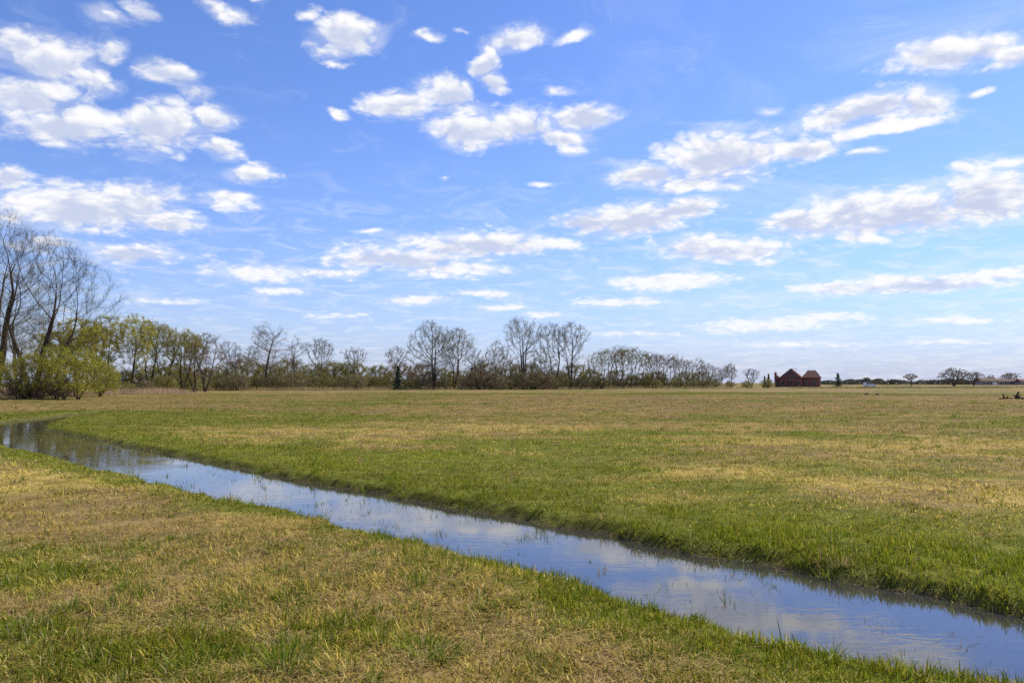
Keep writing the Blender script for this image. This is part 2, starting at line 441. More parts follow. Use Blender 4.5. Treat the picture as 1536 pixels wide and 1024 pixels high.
def tuft(g, X, Y, n, hh, spread, origin=(0, 0), wk=1.0, dead=False, z=None):
    a = rng.uniform(0, 2 * np.pi, n); r = spread * np.sqrt(rng.random(n))
    x, y = X + r * np.cos(a), Y + r * np.sin(a)
    zz = (height(x, y) if z is None else np.full(n, z)) - .006
    h = hh * rng.uniform(.55, 1.15, n)
    lean = np.clip(.25 + r / spread * .75 + rng.normal(0, .2, n), .05, 1.4)
    v = rng.random((n, 1))
    c = np.array([.075, .115, .010]) * (1 - v) + np.array([.15, .185, .022]) * v
    pale = rng.random(n) < .14
    c[pale] = np.array([.34, .30, .14])
    if dead: c = np.array([.20, .14, .06]) * (1 - v) + np.array([.34, .25, .10]) * v
    blades(g, np.column_stack([x - origin[0], y - origin[1], zz]), h, rng.uniform(.004, .008, n) * wk, a + rng.normal(0, .5, n), lean, np.pi / 2 + rng.normal(0, .4, n), c, c * 1.15, 0)
build_grass()

for px, py, hh, sp, n, lab in [
    (640, 985, .12, .2, 260, 'widest dark green grass tuft with long arching blades, bottom centre of the turf'),
    (430, 1005, .15, .14, 190, 'pale tipped spiky grass tuft near the bottom edge, left of the widest tuft'),
    (45, 945, .13, .20, 230, 'broad low green grass tuft at the bottom left corner of the field'),
    (105, 915, .10, .10, 110, 'small upright grass tuft beside the broad low one at bottom left'),
    (300, 1000, .10, .22, 200, 'low sprawling grass tuft at the bottom edge, left of the pale tipped spiky one'),
    (160, 985, .09, .24, 200, 'flat wide grass tuft at the bottom edge between the corner and the sprawling one'),
    (520, 935, .10, .13, 120, 'small dark grass tuft up and left of the widest tuft'),
    (820, 1005, .09, .16, 130, 'short grass tuft at the bottom edge right of the widest tuft'),
    (215, 830, .10, .14, 120, 'dull green grass tuft among straw coloured turf left of the stream')]:
    p = on_plane(px, py, 0); g = Geo(); tuft(g, p[0], p[1], n, hh, sp, origin=p)
    o = g.build('grass_tuft', M['grass']); o.location = (p[0], p[1], 0)
    tag(o, lab, 'grass tuft', 'coarse grass tufts in the foreground turf')

def build_waterside():
    # blades standing in the water and pale dead straw washed up along the edges
    g = Geo()
    x = rng.uniform(-22, 9, 190000); y = rng.uniform(3, 34, 190000)
    sd = sdist(x, y); fb = fbm(x * 1.1, y * 1.1, 3, 61)
    ns = near_side(x, y)
    pr = np.where(sd < 0, np.exp(sd / .18) * .45 * sstep(.35, .6, fb) + .5 * sstep(.585, .68, fb) + .01, 0)
    k = (rng.random(len(x)) < pr * np.clip(9 / np.hypot(x, y), .12, .8)) & (sd < .02) & (sd > -1.6)
    x, y, sd = x[k], y[k], sd[k]; n = len(x)
    v = rng.random((n, 1))
    c = np.where(v < .6, np.array([.07, .11, .02]), np.array([.20, .17, .08])) * rng.uniform(.7, 1.2, (n, 1))
    d = np.hypot(x, y)
    # near the bank: tall; mid-stream: short
    h = rng.uniform(.02, .065, n) + .07 * np.exp(sd / .12)
    blades(g, np.column_stack([x, y, np.full(n, WZ - .02)]), h, rng.uniform(.003, .005, n) * np.maximum(1, d / 7) ** .7, rng.uniform(0, 6.28, n), np.clip(np.abs(rng.normal(.5, .45, n)), 0, 1.4), np.full(n, 1.57), c, c, 1)
    cx = list(rng.uniform(-16, 8, 5200)); cy = list(rng.uniform(3, 26, 5200)); cs = sdist(np.array(cx), np.array(cy)); q = fbm(np.array(cx) * .9, np.array(cy) * .9, 3, 69)
    for X, Y, s_, q_ in zip(cx, cy, cs, q):
        if s_ < -.05 and rng.random() < (.95 * sstep(.46, .62, q_) + .06): tuft(g, X, Y, int(rng.integers(2, 9)), rng.uniform(.025, .10), rng.uniform(.01, .06), z=WZ, wk=max(.7, Y / 12) ** .7, dead=rng.random() < .3)
    for a_, b_, n_ in ((811, 805, 14), (826, 808, 10), (786, 806, 8), (660, 802, 16), (480, 757, 14), (905, 858, 9), (1000, 880, 8), (596, 790, 8), (1090, 905, 8)):
        p_ = on_plane(a_, b_, WZ); tuft(g, p_[0], p_[1], n_, .09, .07, z=WZ, dead=n_ % 3 == 0)
    tag(g.build('water_grass', M['grass']), kind='stuff')
    g = Geo()
    x = rng.uniform(-22, 9, 150000); y = rng.uniform(3, 34, 150000)
    sd = sdist(x, y); fb = fbm(x * 1.7, y * 1.7, 3, 63)
    pr = np.where(sd > -.12, np.exp(-((sd - .04) / .09) ** 2) * sstep(.3, .55, fb), .22 * sstep(.55, .66, fb) + .006)
    k = (rng.random(len(x)) < pr * np.clip(12 / np.hypot(x, y), .15, 1)) & (sd < .3) & (sd > -1.5)
    x, y, sd = x[k], y[k], sd[k]; n = len(x)
    v = rng.random((n, 1)); c = np.array([.30, .24, .13]) * (1 - v) + np.array([.14, .10, .055]) * v
    z = np.maximum(height(x, y, sd) + .006, WZ + .005)
    d = np.hypot(x, y)
    blades(g, np.column_stack([x, y, z]), rng.uniform(.04, .16, n), rng.uniform(.004, .008, n) * np.maximum(1, d / 8) ** .7, rng.uniform(0, 6.28, n), np.full(n, 1.45), np.full(n, 1.57), c, c, 1)
    tag(g.build('washed_up_straw', M['grass']), kind='stuff')
build_waterside()

def build_dry_fringe():
    g = Geo()
    def strip(pxs, Y0, Y1, n, h0, h1, c1, c2, wid=.03):
        t = rng.random(n); px = pxs[0] + (pxs[1] - pxs[0]) * t
        Y = Y0 + (Y1 - Y0) * t + rng.normal(0, 1, n) * (2.2 + .01 * Y0)
        x = (px - 768) / F * Y
        dn = fbm(x * .25, Y * .25, 3, 71); k = rng.random(n) < sstep(.3, .6, dn) * sstep(0, .2, t) * sstep(1, .75, t)
        x, Y = x[k], Y[k]; m = len(x); v = rng.random((m, 1))
        c = np.array(c1) * (1 - v) + np.array(c2) * v
        blades(g, np.column_stack([x, Y, height(x, Y) - .02]), rng.uniform(h0, h1, m), rng.uniform(.5, 1.3, m) * wid, rng.uniform(0, 6.28, m), np.abs(rng.normal(.4, .35, m)), np.full(m, 1.57), c, c * 1.1, 1)
    strip((-60, 320), 80, 118, 26000, .4, 1.1, (.30, .20, .13), (.42, .31, .19))
    strip((300, 620), 150, 170, 9000, .4, 1.0, (.24, .18, .09), (.33, .26, .13), .05)
    strip((560, 1160), 172, 216, 15000, .4, 1.0, (.24, .19, .10), (.36, .29, .16), .06)
    strip((1150, 1600), 225, 250, 9000, .3, .8, (.14, .15, .05), (.24, .2, .1), .08)
    tag(g.build('dry_grass', M['grass']), kind='stuff')
build_dry_fringe()

# ------------------------------------------------------------------ trees
def frames(d):
    d = d / (np.linalg.norm(d, axis=1, keepdims=True) + 1e-9)
    ref = np.where(np.abs(d[:, 2:3]) > .9, np.array([[1., 0, 0]]), np.array([[0, 0, 1.]]))
    u = np.cross(d, ref); u /= np.linalg.norm(u, axis=1, keepdims=True) + 1e-9
    return u, np.cross(d, u)
def tubes(g, p0, p1, r0, r1, sides, mat=0):
    n = len(p0)
    if not n: return
    u, v = frames(p1 - p0)
    a = np.arange(sides) * 2 * np.pi / sides
    ring = u[:, None] * np.cos(a)[None, :, None] + v[:, None] * np.sin(a)[None, :, None]
    V = np.concatenate([p0[:, None] + ring * r0[:, None, None], p1[:, None] + ring * r1[:, None, None]], 1).reshape(-1, 3)
    b = (np.arange(n) * 2 * sides)[:, None, None]
    i = np.arange(sides); j = (i + 1) % sides
    f = b + np.stack([i, j, j + sides, i + sides], 1)[None]
    g.add(V, [f.reshape(-1, 4)], mat)
def cones(g, p0, p1, r, mat=0):
    n = len(p0)
    if not n: return
    u, v = frames(p1 - p0)
    V = np.stack([p0 + u * r[:, None], p0 + (-.5 * u + .87 * v) * r[:, None], p0 + (-.5 * u - .87 * v) * r[:, None], p1], 1).reshape(-1, 3)
    b = (np.arange(n) * 4)[:, None, None]
    f = b + np.array([[0, 1, 3], [1, 2, 3], [2, 0, 3]])[None]
    g.add(V, [f.reshape(-1, 3)], mat)
def flecks(g, p, s, mat=0):
    n = len(p)
    if not n: return
    a = rng.normal(size=(n, 3)); a /= np.linalg.norm(a, axis=1, keepdims=True)
    b = np.cross(a, rng.normal(size=(n, 3))); b /= np.linalg.norm(b, axis=1, keepdims=True)
    a = a * s[:, None]; b = b * (s * .55)[:, None]
    V = np.stack([p, p + a * .5 + b, p + a * 1.1, p + a * .5 - b], 1).reshape(-1, 3)
    f = (np.arange(n) * 4)[:, None] + np.array([[0, 1, 2, 3]])
    g.add(V, [f], mat)

PROF = {'round': [(0, .25), (.2, .78), (.45, 1), (.7, .88), (.9, .5), (1, .1)],
        'vase': [(0, .15), (.3, .5), (.6, .9), (.78, 1), (.92, .7), (1, .2)],
        'oval': [(0, .3), (.25, .85), (.5, 1), (.75, .75), (1, .12)],
        'dome': [(0, .75), (.3, 1), (.6, .9), (.85, .6), (1, .15)],
        'wide': [(0, .3), (.2, .8), (.5, 1), (.75, .85), (.93, .5), (1, .15)]}

def grow(H, W, crown0, shape, stems, nattr, lean=(0, 0), skew=0.0, spread=.12, step=None, up=.12, chain=.5):
    """space colonisation: returns node positions and parents"""
    D = step or H / 38
    prof = np.array(PROF[shape]); ph0 = rng.uniform(0, 6.28)
    # attraction points inside the crown
    pts = []; holes = [(rng.uniform(-.45, .45) * W, rng.uniform(-.45, .45) * W, H * (crown0 + (1 - crown0) * rng.uniform(.1, 1.0)), rng.uniform(.07, .16) * (W + H) / 2) for _ in range(9)]
    while len(pts) < nattr:
        t = rng.random(); rr = np.interp(t, prof[:, 0], prof[:, 1])
        if rng.random() > rr ** 1.3 + .05: continue
        a = rng.uniform(0, 2 * np.pi); q = W / 2 * rr * rng.random() ** .42
        z = H * (crown0 + (1 - crown0) * t)
        wob = 1 + .22 * math.sin(3 * a + 5 * t + ph0) + .16 * math.sin(5 * a - 7 * t + 2 * ph0)
        cx = lean[0] * t * H + skew * math.sin(t * 3.1) ; cy = lean[1] * t * H
        pt = (cx + q * wob * math.cos(a), cy + q * wob * math.sin(a), z)
        if shape != 'dome' and any((pt[0] - h_[0]) ** 2 + (pt[1] - h_[1]) ** 2 + (pt[2] - h_[2]) ** 2 < h_[3] ** 2 for h_ in holes): continue
        pts.append(pt)
    A = np.array(pts)
    pos, par, dirs, chn = [], [], [], []
    for s in range(stems):
        b = np.array([rng.normal(0, .04) * (stems > 1), rng.normal(0, .04) * (stems > 1), -.2]) * (1 if stems > 1 else 1)
        an = 2 * np.pi * s / stems + rng.uniform(-.5, .5)
        d = np.array([math.cos(an) * spread + lean[0] * .8, math.sin(an) * spread + lean[1] * .8, 1.0]) if stems > 1 else np.array([lean[0] * .8 + rng.normal(0, .03), lean[1] * .8, 1.0])
        d /= np.linalg.norm(d)
        L = H * max(crown0, chain) * (rng.uniform(.75, 1.15) if stems > 1 else 1)
        n = max(2, int(L / D))
        prev = -1
        p = b if s == 0 or stems < 6 else b
        for k in range(n + 1):
            pos.append(p.copy()); par.append(prev); dirs.append(d.copy()); chn.append(k / (n + 1)); prev = len(pos) - 1
            d = d + rng.normal(0, .035, 3); d /= np.linalg.norm(d); p = p + d * D
    pos = np.array(pos); dirs = np.array(dirs)
    par = list(par); kids = np.zeros(len(pos), int)
    dm = np.linalg.norm(A[:, None] - pos[None], axis=2); near = dm.argmin(1); nd = dm.min(1)
    alive = np.ones(len(A), bool)
    di, dk = max(H * .45, D * 8), D * 1.5
    for it in range(130):
        act = alive & (nd < di)
        if not act.any(): break
        ids = near[act]; v = A[act] - pos[ids]; v /= np.linalg.norm(v, axis=1, keepdims=True) + 1e-9
        acc = np.zeros((len(pos), 3)); np.add.at(acc, ids, v)
        src = np.unique(ids); src = src[kids[src] < 4]
        if not len(src): break
        d = acc[src]; d /= np.linalg.norm(d, axis=1, keepdims=True) + 1e-9
        d = .52 * d + .52 * dirs[src] + np.array([0, 0, up]) + rng.normal(0, .06, (len(src), 3))
        d /= np.linalg.norm(d, axis=1, keepdims=True)
        new = pos[src] + d * D
        base = len(pos)
        pos = np.concatenate([pos, new]); dirs = np.concatenate([dirs, d]); par += list(src)
        kids[src] += 1; kids = np.concatenate([kids, np.zeros(len(src), int)])
        dm = np.linalg.norm(A[:, None] - new[None], axis=2); k = dm.argmin(1); m = dm.min(1)
        b = m < nd; nd = np.where(b, m, nd); near = np.where(b, base + k, near)
        alive &= nd > dk
    return pos, np.array(par), dirs, np.array(chn)

def tree_meshes(H, W, crown0=.3, shape='round', stems=1, nattr=500, lean=(0, 0), skew=0, spread=.12, r0=.2, twig=3, twl=.9, twr=.011, bud=0, buds=.1, cut=.045, up=.18, step=None, chain=.5):
    twig = max(4, twig + 2)
    pos, par, dirs, chn = grow(H, W, crown0, shape, stems, nattr, lean, skew, spread, step, up, chain)
    n = len(pos); tips = np.zeros(n)
    has = np.zeros(n, bool); has[par[par >= 0]] = True
    tips[~has] = 1
    for i in range(n - 1, -1, -1):
        if par[i] >= 0: tips[par[i]] += tips[i]
    tr = twr * 1.25; T = max(tips.max(), 3)
    e = max(math.log(r0 / tr) / math.log(T), .3)
    r = tr * np.maximum(tips, 1) ** e
    r[:len(chn)] = np.maximum(r[:len(chn)], r0 * (.95 if stems == 1 else .72) * (1 - .78 * chn)) if r0 > .08 else r[:len(chn)]
    r = r * (1 + .35 * np.exp(-np.maximum(pos[:, 2], 0) / (H * .02)))
    i = np.where(par >= 0)[0]; p = par[i]
    ra, rb = np.minimum(r[p], 1.35 * r[i]), r[i]
    big = rb >= cut
    gt, gc = Geo(), Geo()
    tubes(gt, pos[p[big]], pos[i[big]], ra[big], rb[big], 6)
    tubes(gc, pos[p[~big]], pos[i[~big]], ra[~big], rb[~big], 3)
    # twigs
    fine = np.where((r < tr * 3.2) & (pos[:, 2] > H * crown0 * .6))[0]
    src = np.repeat(fine, twig); m = len(src)
    f = rng.random(m)[:, None]
    q0 = pos[src] * (1 - f * .0)
    d = dirs[src] + rng.normal(0, .42, (m, 3)) + np.array([0, 0, .42]); d /= np.linalg.norm(d, axis=1, keepdims=True)
    L = twl * rng.uniform(.45, 1.2, m)
    q1 = q0 + d * L[:, None]
    cones(gc, q0, q1, np.full(m, twr))
    for rep in range(2):
        f = rng.uniform(.2, .75, (m, 1)); s0 = q0 + (q1 - q0) * f
        d2 = d + rng.normal(0, .5, (m, 3)) + np.array([0, 0, .15]); d2 /= np.linalg.norm(d2, axis=1, keepdims=True)
        s1 = s0 + d2 * (L * rng.uniform(.4, .8, m))[:, None]
        cones(gc, s0, s1, np.full(m, twr * .7))
    if bud:
        k = int(bud * m * 1.2); ch = rng.integers(0, m, k); f = rng.uniform(.35, 1.05, (k, 1))
        alt = rng.random((k, 1)) < .5
        P = np.where(alt, q0[ch] + (q1[ch] - q0[ch]) * f, s0[ch] + (s1[ch] - s0[ch]) * f)
        flecks(gc, P + rng.normal(0, .05, (k, 3)), buds * rng.uniform(.5, 1.3, k), 1)
    return gt, gc

def tree(name, label, cat, px, Y, top, width, bark='bark_dark', tw='twig_grey', bd='bud_rust', group=None, part2='crown', part1='trunk', basez=0.0, **kw):
    b = at(px, 574, Y); H = at(px, top, Y)[2] - basez; W = width / F * Y
    kw.setdefault('r0', H * .018); 
    s = max(Y / 200, .45)
    kw.setdefault('twr', .0105 * s); kw.setdefault('twl', H * .06); kw.setdefault('buds', .085 * s)
    gt, gc = tree_meshes(H, W, **kw)
    root = empty(name, (b[0], Y, basez), label, cat, group)
    if gt.n: gt.build(part1, M[bark], root, True)
    gc.build(part2, [M[tw], M[bd]], root)
    return root

# --- the tall trees at the left edge
tree('tall_tree', 'tallest budding tree, cut by the left edge of the photo, behind the yellow green shrubs', 'tree', -6, 86, 312, 170, 'bark_dark', 'twig_dark', 'bud_olive',
     crown0=.22, shape='oval', stems=4, spread=.16, nattr=1500, twig=4, bud=2.4, r0=.32, cut=.06)
tree('tall_tree', 'big dark spreading tree with limbs reaching far right over the yellow green shrubs', 'tree', 52, 82, 352, 176, 'bark_dark', 'twig_dark', 'bud_olive',
     crown0=.16, shape='wide', stems=5, spread=.42, nattr=1900, twig=4, bud=.8, r0=.30, skew=1.6, cut=.055, up=.16)
tree('tall_tree', 'slender budding tree rising between the two big trees at the left edge', 'tree', 30, 95, 400, 90, 'bark_dark', 'twig_olive', 'bud_olive',
     crown0=.3, shape='oval', stems=2, spread=.1, nattr=500, twig=3, bud=1.2, r0=.16)

# --- the yellow green budding trees
mid = [(118, 112, 480, 80, 'leftmost and yellowest of the budding trees behind the lime shrubs', 'bud_yellow', 2),
       (160, 116, 478, 70, 'yellow green budding tree with forked trunk just right of the spreading dark tree', 'bud_yellow', 2),
       (196, 118, 476, 64, 'tallest of the yellow green budding trees, rounded top against the sky', 'bud_yellow', 1),
       (226, 122, 482, 60, 'olive budding tree leaning right beside the tallest yellow green one', 'bud_olive', 2),
       (250, 124, 490, 58, 'olive budding tree in the middle of the left grove above brown brush', 'bud_olive', 2),
       (275, 128, 498, 54, 'brownish olive tree third from the right end of the left grove', 'bud_olive', 2),
       (292, 130, 506, 52, 'nearly bare brown tree second from the right end of the left grove', 'bud_rust', 2),
       (308, 133, 502, 58, 'bare spreading tree at the right end of the left grove, branches to the ground', 'bud_rust', 3),
       (80, 112, 500, 70, 'yellow green tree seen through the limbs of the spreading dark tree', 'bud_yellow', 2),
       (140, 135, 492, 60, 'small yellow green tree behind the leftmost budding trees', 'bud_yellow', 1)]
for px, Y, top, w, lab, bd, st in mid:
    tree('budding_tree', lab, 'tree', px, Y, top, w, 'bark_dark', 'twig_olive' if bd != 'bud_rust' else 'twig_brown', bd, 'budding trees of the left grove',
         crown0=.12, shape='vase', stems=st, spread=.24, nattr=520, twig=3, bud=5.0 if bd == 'bud_yellow' else 3.0 if bd == 'bud_olive' else .7, r0=.15, buds=.085, lean=(rng.normal(.03, .05), 0))

edgeY = lambda px: np.interp(px, [150, 250, 330, 450, 600, 800, 1000, 1160], [97, 120, 150, 163, 172, 184, 204, 232])
# --- lone bare trees along the far field edge
lone = [(343, 170, 512, 34, 'thin pale bare tree left of the twin bare trees by the left grove', dict(shape='oval', crown0=.3, nattr=260, r0=.11), 'bark_grey', 0),
        (352, 168, 514, 26, 'bare tree with slim straight stem just right of the left grove', dict(shape='oval', crown0=.4, nattr=220, r0=.11), 'bark_grey', 0),
        (374, 172, 520, 30, 'low bare tree half behind the tall lone round crowned tree', dict(shape='round', crown0=.35, nattr=220, r0=.11), 'bark_grey', 0),
        (400, 166, 484, 54, 'tall lone bare tree with straight trunk and rounded crown', dict(shape='round', crown0=.26, nattr=900, r0=.22, chain=.8), 'bark_dark', 0),
        (444, 170, 505, 30, 'slim bare tree right of the tall round crowned lone tree', dict(shape='oval', crown0=.34, nattr=300, r0=.14, chain=.7), 'bark_dark', 0),
        (479, 172, 509, 46, 'bare fan shaped tree between the slim bare tree and the smallest round one', dict(shape='vase', crown0=.24, nattr=420, r0=.15), 'bark_grey', 0),
        (531, 176, 522, 36, 'smallest round bare tree standing alone above the hedge', dict(shape='vase', crown0=.3, nattr=280, r0=.12), 'bark_grey', 0),
        (594, 180, 521, 34, 'pale bare twin stemmed tree behind the small dark spruce', dict(shape='vase', crown0=.3, nattr=260, r0=.11, stems=2), 'bark_pale', .3),
        (653, 176, 483, 76, 'broad bare tree with pale twigs, left one of the close pair', dict(shape='wide', crown0=.22, nattr=850, r0=.25, stems=2, spread=.12, lean=(-.06, 0)), 'bark_dark', .7),
        (681, 178, 495, 62, 'pale twigged tree leaning right, right one of the close pair', dict(shape='vase', crown0=.24, nattr=650, r0=.21, stems=2, spread=.12, lean=(.04, 0)), 'bark_dark', .9),
        (712, 190, 520, 32, 'faint bare tree beyond the close pair with pale twigs', dict(shape='oval', crown0=.25, nattr=260, r0=.10), 'bark_pale', .4),
        (746, 184, 511, 46, 'pale greenish budding tree left of the many stemmed tall tree', dict(shape='oval', crown0=.2, nattr=420, r0=.14, stems=2), 'bark_pale', .9),
        (785, 180, 476, 62, 'tall bare tree with many upright stems in the middle of the tree line', dict(shape='vase', crown0=.18, nattr=900, r0=.22, stems=4, spread=.2), 'bark_dark', .25),
        (832, 186, 486, 48, 'bare tree forking low, left one of the two before the long leaning grove', dict(shape='vase', crown0=.22, nattr=560, r0=.18, stems=2, spread=.2, lean=(-.03, 0)), 'bark_dark', .2),
        (856, 184, 486, 56, 'bare tree with wide upright limbs, right one of the two before the leaning grove', dict(shape='vase', crown0=.2, nattr=620, r0=.2, stems=3, spread=.2), 'bark_dark', .2),
        (812, 196, 520, 40, 'small greenish tree behind and between the tall bare trees', dict(shape='oval', crown0=.15, nattr=320, r0=.10, stems=2), 'bark_pale', 1.2),
        (1097, 214, 544, 20, 'small bare tree with bent trunk at the right tip of the leaning grove', dict(shape='oval', crown0=.3, nattr=160, r0=.10), 'bark_grey', 0),
        (1080, 214, 546, 24, 'small tree leaning far right beside the bent one', dict(shape='oval', crown0=.3, nattr=160, r0=.10, lean=(.35, 0)), 'bark_grey', .3),
        (1127, 236, 553, 24, 'faint grey bare tree standing alone left of the red brick house', dict(shape='vase', crown0=.12, nattr=200, r0=.09, stems=4, spread=.3), 'bark_pale', 0)]
for px, Y, top, w, lab, kw, bark, bd in lone:
    kw.setdefault('stems', 1)
    tree('bare_tree', lab, 'tree', px, float(edgeY(px)) + (1.5 if bark == 'bark_dark' else 9), top, w, bark, 'twig_grey', 'bud_pale', 'bare trees along the far field edge', twig=3, bud=bd, **kw)

# --- the long grove of thin leaning trees, from copies of five built ones
protos = []
for k in range(5):
    H = 11.0
    gt, gc = tree_meshes(H, 6.0, crown0=.28, shape='vase', stems=2 + k % 2, spread=.14, nattr=140, lean=(.12 + .03 * k, 0), r0=.12, twig=3, twl=.7, twr=.0095, bud=.35, buds=.08)
    protos.append((gt, gc))
bl = [None] * 5
gx = np.linspace(886, 1072, 23)
ordw = ['first', 'second', 'third', 'fourth', 'fifth', 'sixth', 'seventh', 'eighth', 'ninth', 'tenth', 'eleventh', 'twelfth']
for i, px in enumerate(gx):
    px = px + rng.uniform(-2, 2); Y = 195 + (px - 886) * .09 + rng.uniform(-3, 5)
    top = np.interp(px, [880, 900, 925, 945, 970, 1000, 1040, 1075], [532, 522, 515, 518, 528, 530, 538, 548]) + rng.uniform(-2, 5)
    Hh = at(px, top, Y)[2]; x = at(px, 574, Y)[0]
    n = i if i < 12 else 22 - i
    end = 'left' if i < 12 else 'right'
    tone = 'greenish' if i < 10 else 'reddish brown'
    lab = f'{tone} thin leaning tree, {ordw[n]} trunk from the {end} end of the long grove' if n else f'{tone} thin leaning tree at the very {end} end of the long grove'
    grp = 'thin leaning trees of the long grove'
    k = i % 5
    key = k if tone == 'greenish' else k + 5
    sc = Hh / 11.5
    if key >= len(bl): bl += [None] * (key + 1 - len(bl))
    if bl[key] is None:
        root = empty('leaning_tree', (x, Y, 0), lab, 'tree', grp, 0, sc)
        gt, gc = protos[k]
        gt.build('trunk', M['bark_dark' if i % 2 else 'bark_grey'], root, True)
        gc.build('crown', [M['twig_olive'], M['bud_olive']] if tone == 'greenish' else [M['twig_brown'], M['bud_rust']], root)
        bl[key] = root
    else: dup(bl[key], (x, Y, 0), lab, grp, rng.uniform(-.25, .25), sc)

# --- conifers
def conifer(label, px, Y, top, width, basez=0.0):
    b = at(px, 574, Y); H = at(px, top, Y)[2] - basez; W = width / F * Y
    gt, gc = Geo(), Geo()
    tubes(gt, np.array([[0, 0, -.2], [0, 0, H * .5]]), np.array([[0, 0, H * .5], [0, 0, H * .98]]), np.array([H * .022, H * .013]), np.array([H * .013, .01]), 6)
    P, Q = [], []
    for k in range(int(26 + H * 3)):
        t = .06 + .92 * (k + rng.random()) / (26 + H * 3); L = W / 2 * (1 - t) ** 1.0 * rng.uniform(.7, 1.15) + .05
        for j in range(6):
            a = rng.uniform(0, 6.28)
            p0 = np.array([0, 0, H * t]); p1 = np.array([L * math.cos(a), L * math.sin(a), H * t - L * .18 + .1])
            P.append(p0); Q.append(p1)
    P, Q = np.array(P), np.array(Q)
    cones(gc, P, Q, np.full(len(P), .02))
    k = 9; f = rng.uniform(.15, 1, (len(P) * k, 1))
    pp = np.repeat(P, k, 0) * (1 - f) + np.repeat(Q, k, 0) * f
    flecks(gc, pp + rng.normal(0, .05, pp.shape), np.full(len(pp), max(.16, H * .035)) * rng.uniform(.6, 1.3, len(pp)), 1)
    root = empty('conifer', (b[0], Y, basez), label, 'evergreen tree')
    gt.build('trunk', M['bark_dark'], root, True); gc.build('crown', [M['bark_dark'], M['needle']], root)
conifer('small dark spruce standing before the pale twin stemmed bare tree', 597, 163, 549, 22)
conifer('narrow dark evergreen right of the close pair of pale twigged trees', 708, 186, 551, 11)
conifer('narrow dark evergreen nearest the chimney of the red brick house', 1153, 262, 560, 7)
conifer('narrow dark evergreen, further from the chimney of the red brick house', 1147, 262, 564, 6)
conifer('bushy dark evergreen standing alone right of the red brick house', 1257, 300, 559, 20)

# --- shrubs
def shrub_mesh(H, W, nattr, bud, buds, twr, stems=9, twl=.8, spread=.45, shape='dome'):
    return tree_meshes(H, W, crown0=.06, shape=shape, stems=stems, spread=spread, chain=.35, nattr=nattr, r0=.05, twig=5, twl=twl, twr=twr, bud=bud, buds=buds, cut=.02, up=.06, step=H / 16)
def shrub_root(name, gt, gc, bark, tw, bd, loc, label, group, rz, sc):
    root = empty(name, loc, label, 'shrub', group, rz, sc)
    if gt.n: gt.build('stem', M[bark], root)
    gc.build('foliage', [M[tw], M[bd]], root)
    return root
# bright shrubs in front of the big left trees
G1 = 'yellow green shrubs by the left trees'
for px, Y, H, W, lab, bd, bud in [
    (-30, 80, 4.4, 6.5, 'lime green shrub running out of the photo at its left edge', 'leaf_lime', 2.2),
    (38, 77.5, 3.7, 4.8, 'lime green shrub between the two big trunks at the left edge', 'leaf_lime', 1.5),
    (84, 78, 4.5, 5.0, 'tall lime green shrub under the spreading dark tree', 'leaf_lime', 1.9),
    (118, 77, 4.2, 5.6, 'brightest yellow green shrub, round, at the right of the lime shrubs', 'leaf_lime', 2.1),
    (150, 90, 3.4, 4.2, 'smaller yellow green shrub right of the brightest lime one', 'leaf_lime', 1.8),
    (30, 77, 1.9, 2.6, 'dark brown leafless shrub below the lime shrubs near the left edge', 'leaf_brown', .5),
    (96, 77.5, 1.9, 2.4, 'bare brown shrub with slanting stems below the brightest lime shrub', 'leaf_brown', .2),
    (62, 78, 1.4, 2.4, 'low brown shrub between the two bare brown ones at far left', 'leaf_brown', .4)]:
    gt, gc = shrub_mesh(H * 1.08, W, 130 if bd == 'leaf_brown' else 340, bud * 1.3, .085, .006, 12, .7, .5, 'dome' if bd == 'leaf_brown' else 'wide')
    x = at(px, 574, Y)[0]
    shrub_root('shrub', gt, gc, 'bark_dark', 'twig_brown' if bd == 'leaf_brown' else 'twig_olive', bd, (x, Y, 0), lab, G1, 0, 1)

marks = [(175, 'the yellowest budding trees'), (200, 'the tallest yellow green tree'), (228, 'the right leaning olive tree'), (262, 'the olive trees of the left grove'), (308, 'the bare tree ending the left grove'),
         (345, 'the thin pale bare trees'), (374, 'the low bare tree'), (400, 'the tall lone round crowned tree'), (444, 'the slim bare tree'), (479, 'the fan shaped bare tree'),
         (531, 'the smallest round bare tree'), (565, 'the gap before the small spruce'), (597, 'the small dark spruce'), (630, 'the gap before the close pair'), (653, 'the left tree of the close pair'), (681, 'the right tree of the close pair'),
         (708, 'the narrow evergreen'), (746, 'the pale greenish budding tree'), (785, 'the many stemmed tall tree'), (832, 'the low forking bare tree'), (858, 'the wide limbed bare tree'),
         (895, 'the left end of the leaning grove'), (925, 'the highest part of the leaning grove'), (960, 'the green middle of the leaning grove'), (1000, 'the reddish half of the leaning grove'),
         (1045, 'the lower end of the leaning grove'), (1080, 'the far leaning small tree'), (1097, 'the bent small tree'), (1127, 'the faint lone grey tree'), (1150, 'the evergreens by the brick house')]
kinds = [('olive brown', 'twig_olive', 'leaf_brush', 1.4), ('dull brown', 'twig_brown', 'leaf_brown', .9), ('olive green', 'twig_olive', 'bud_olive', 1.5), ('dark brown', 'twig_brown', 'leaf_brush', .8)]
sp = []
for k, (nm, tw, bd, bud) in enumerate(kinds):
    for v in range(2):
        sp.append([nm, shrub_mesh(5.0, 7.5, 300, bud, .12, .013, 11, .85), tw, bd, None])
used = set()
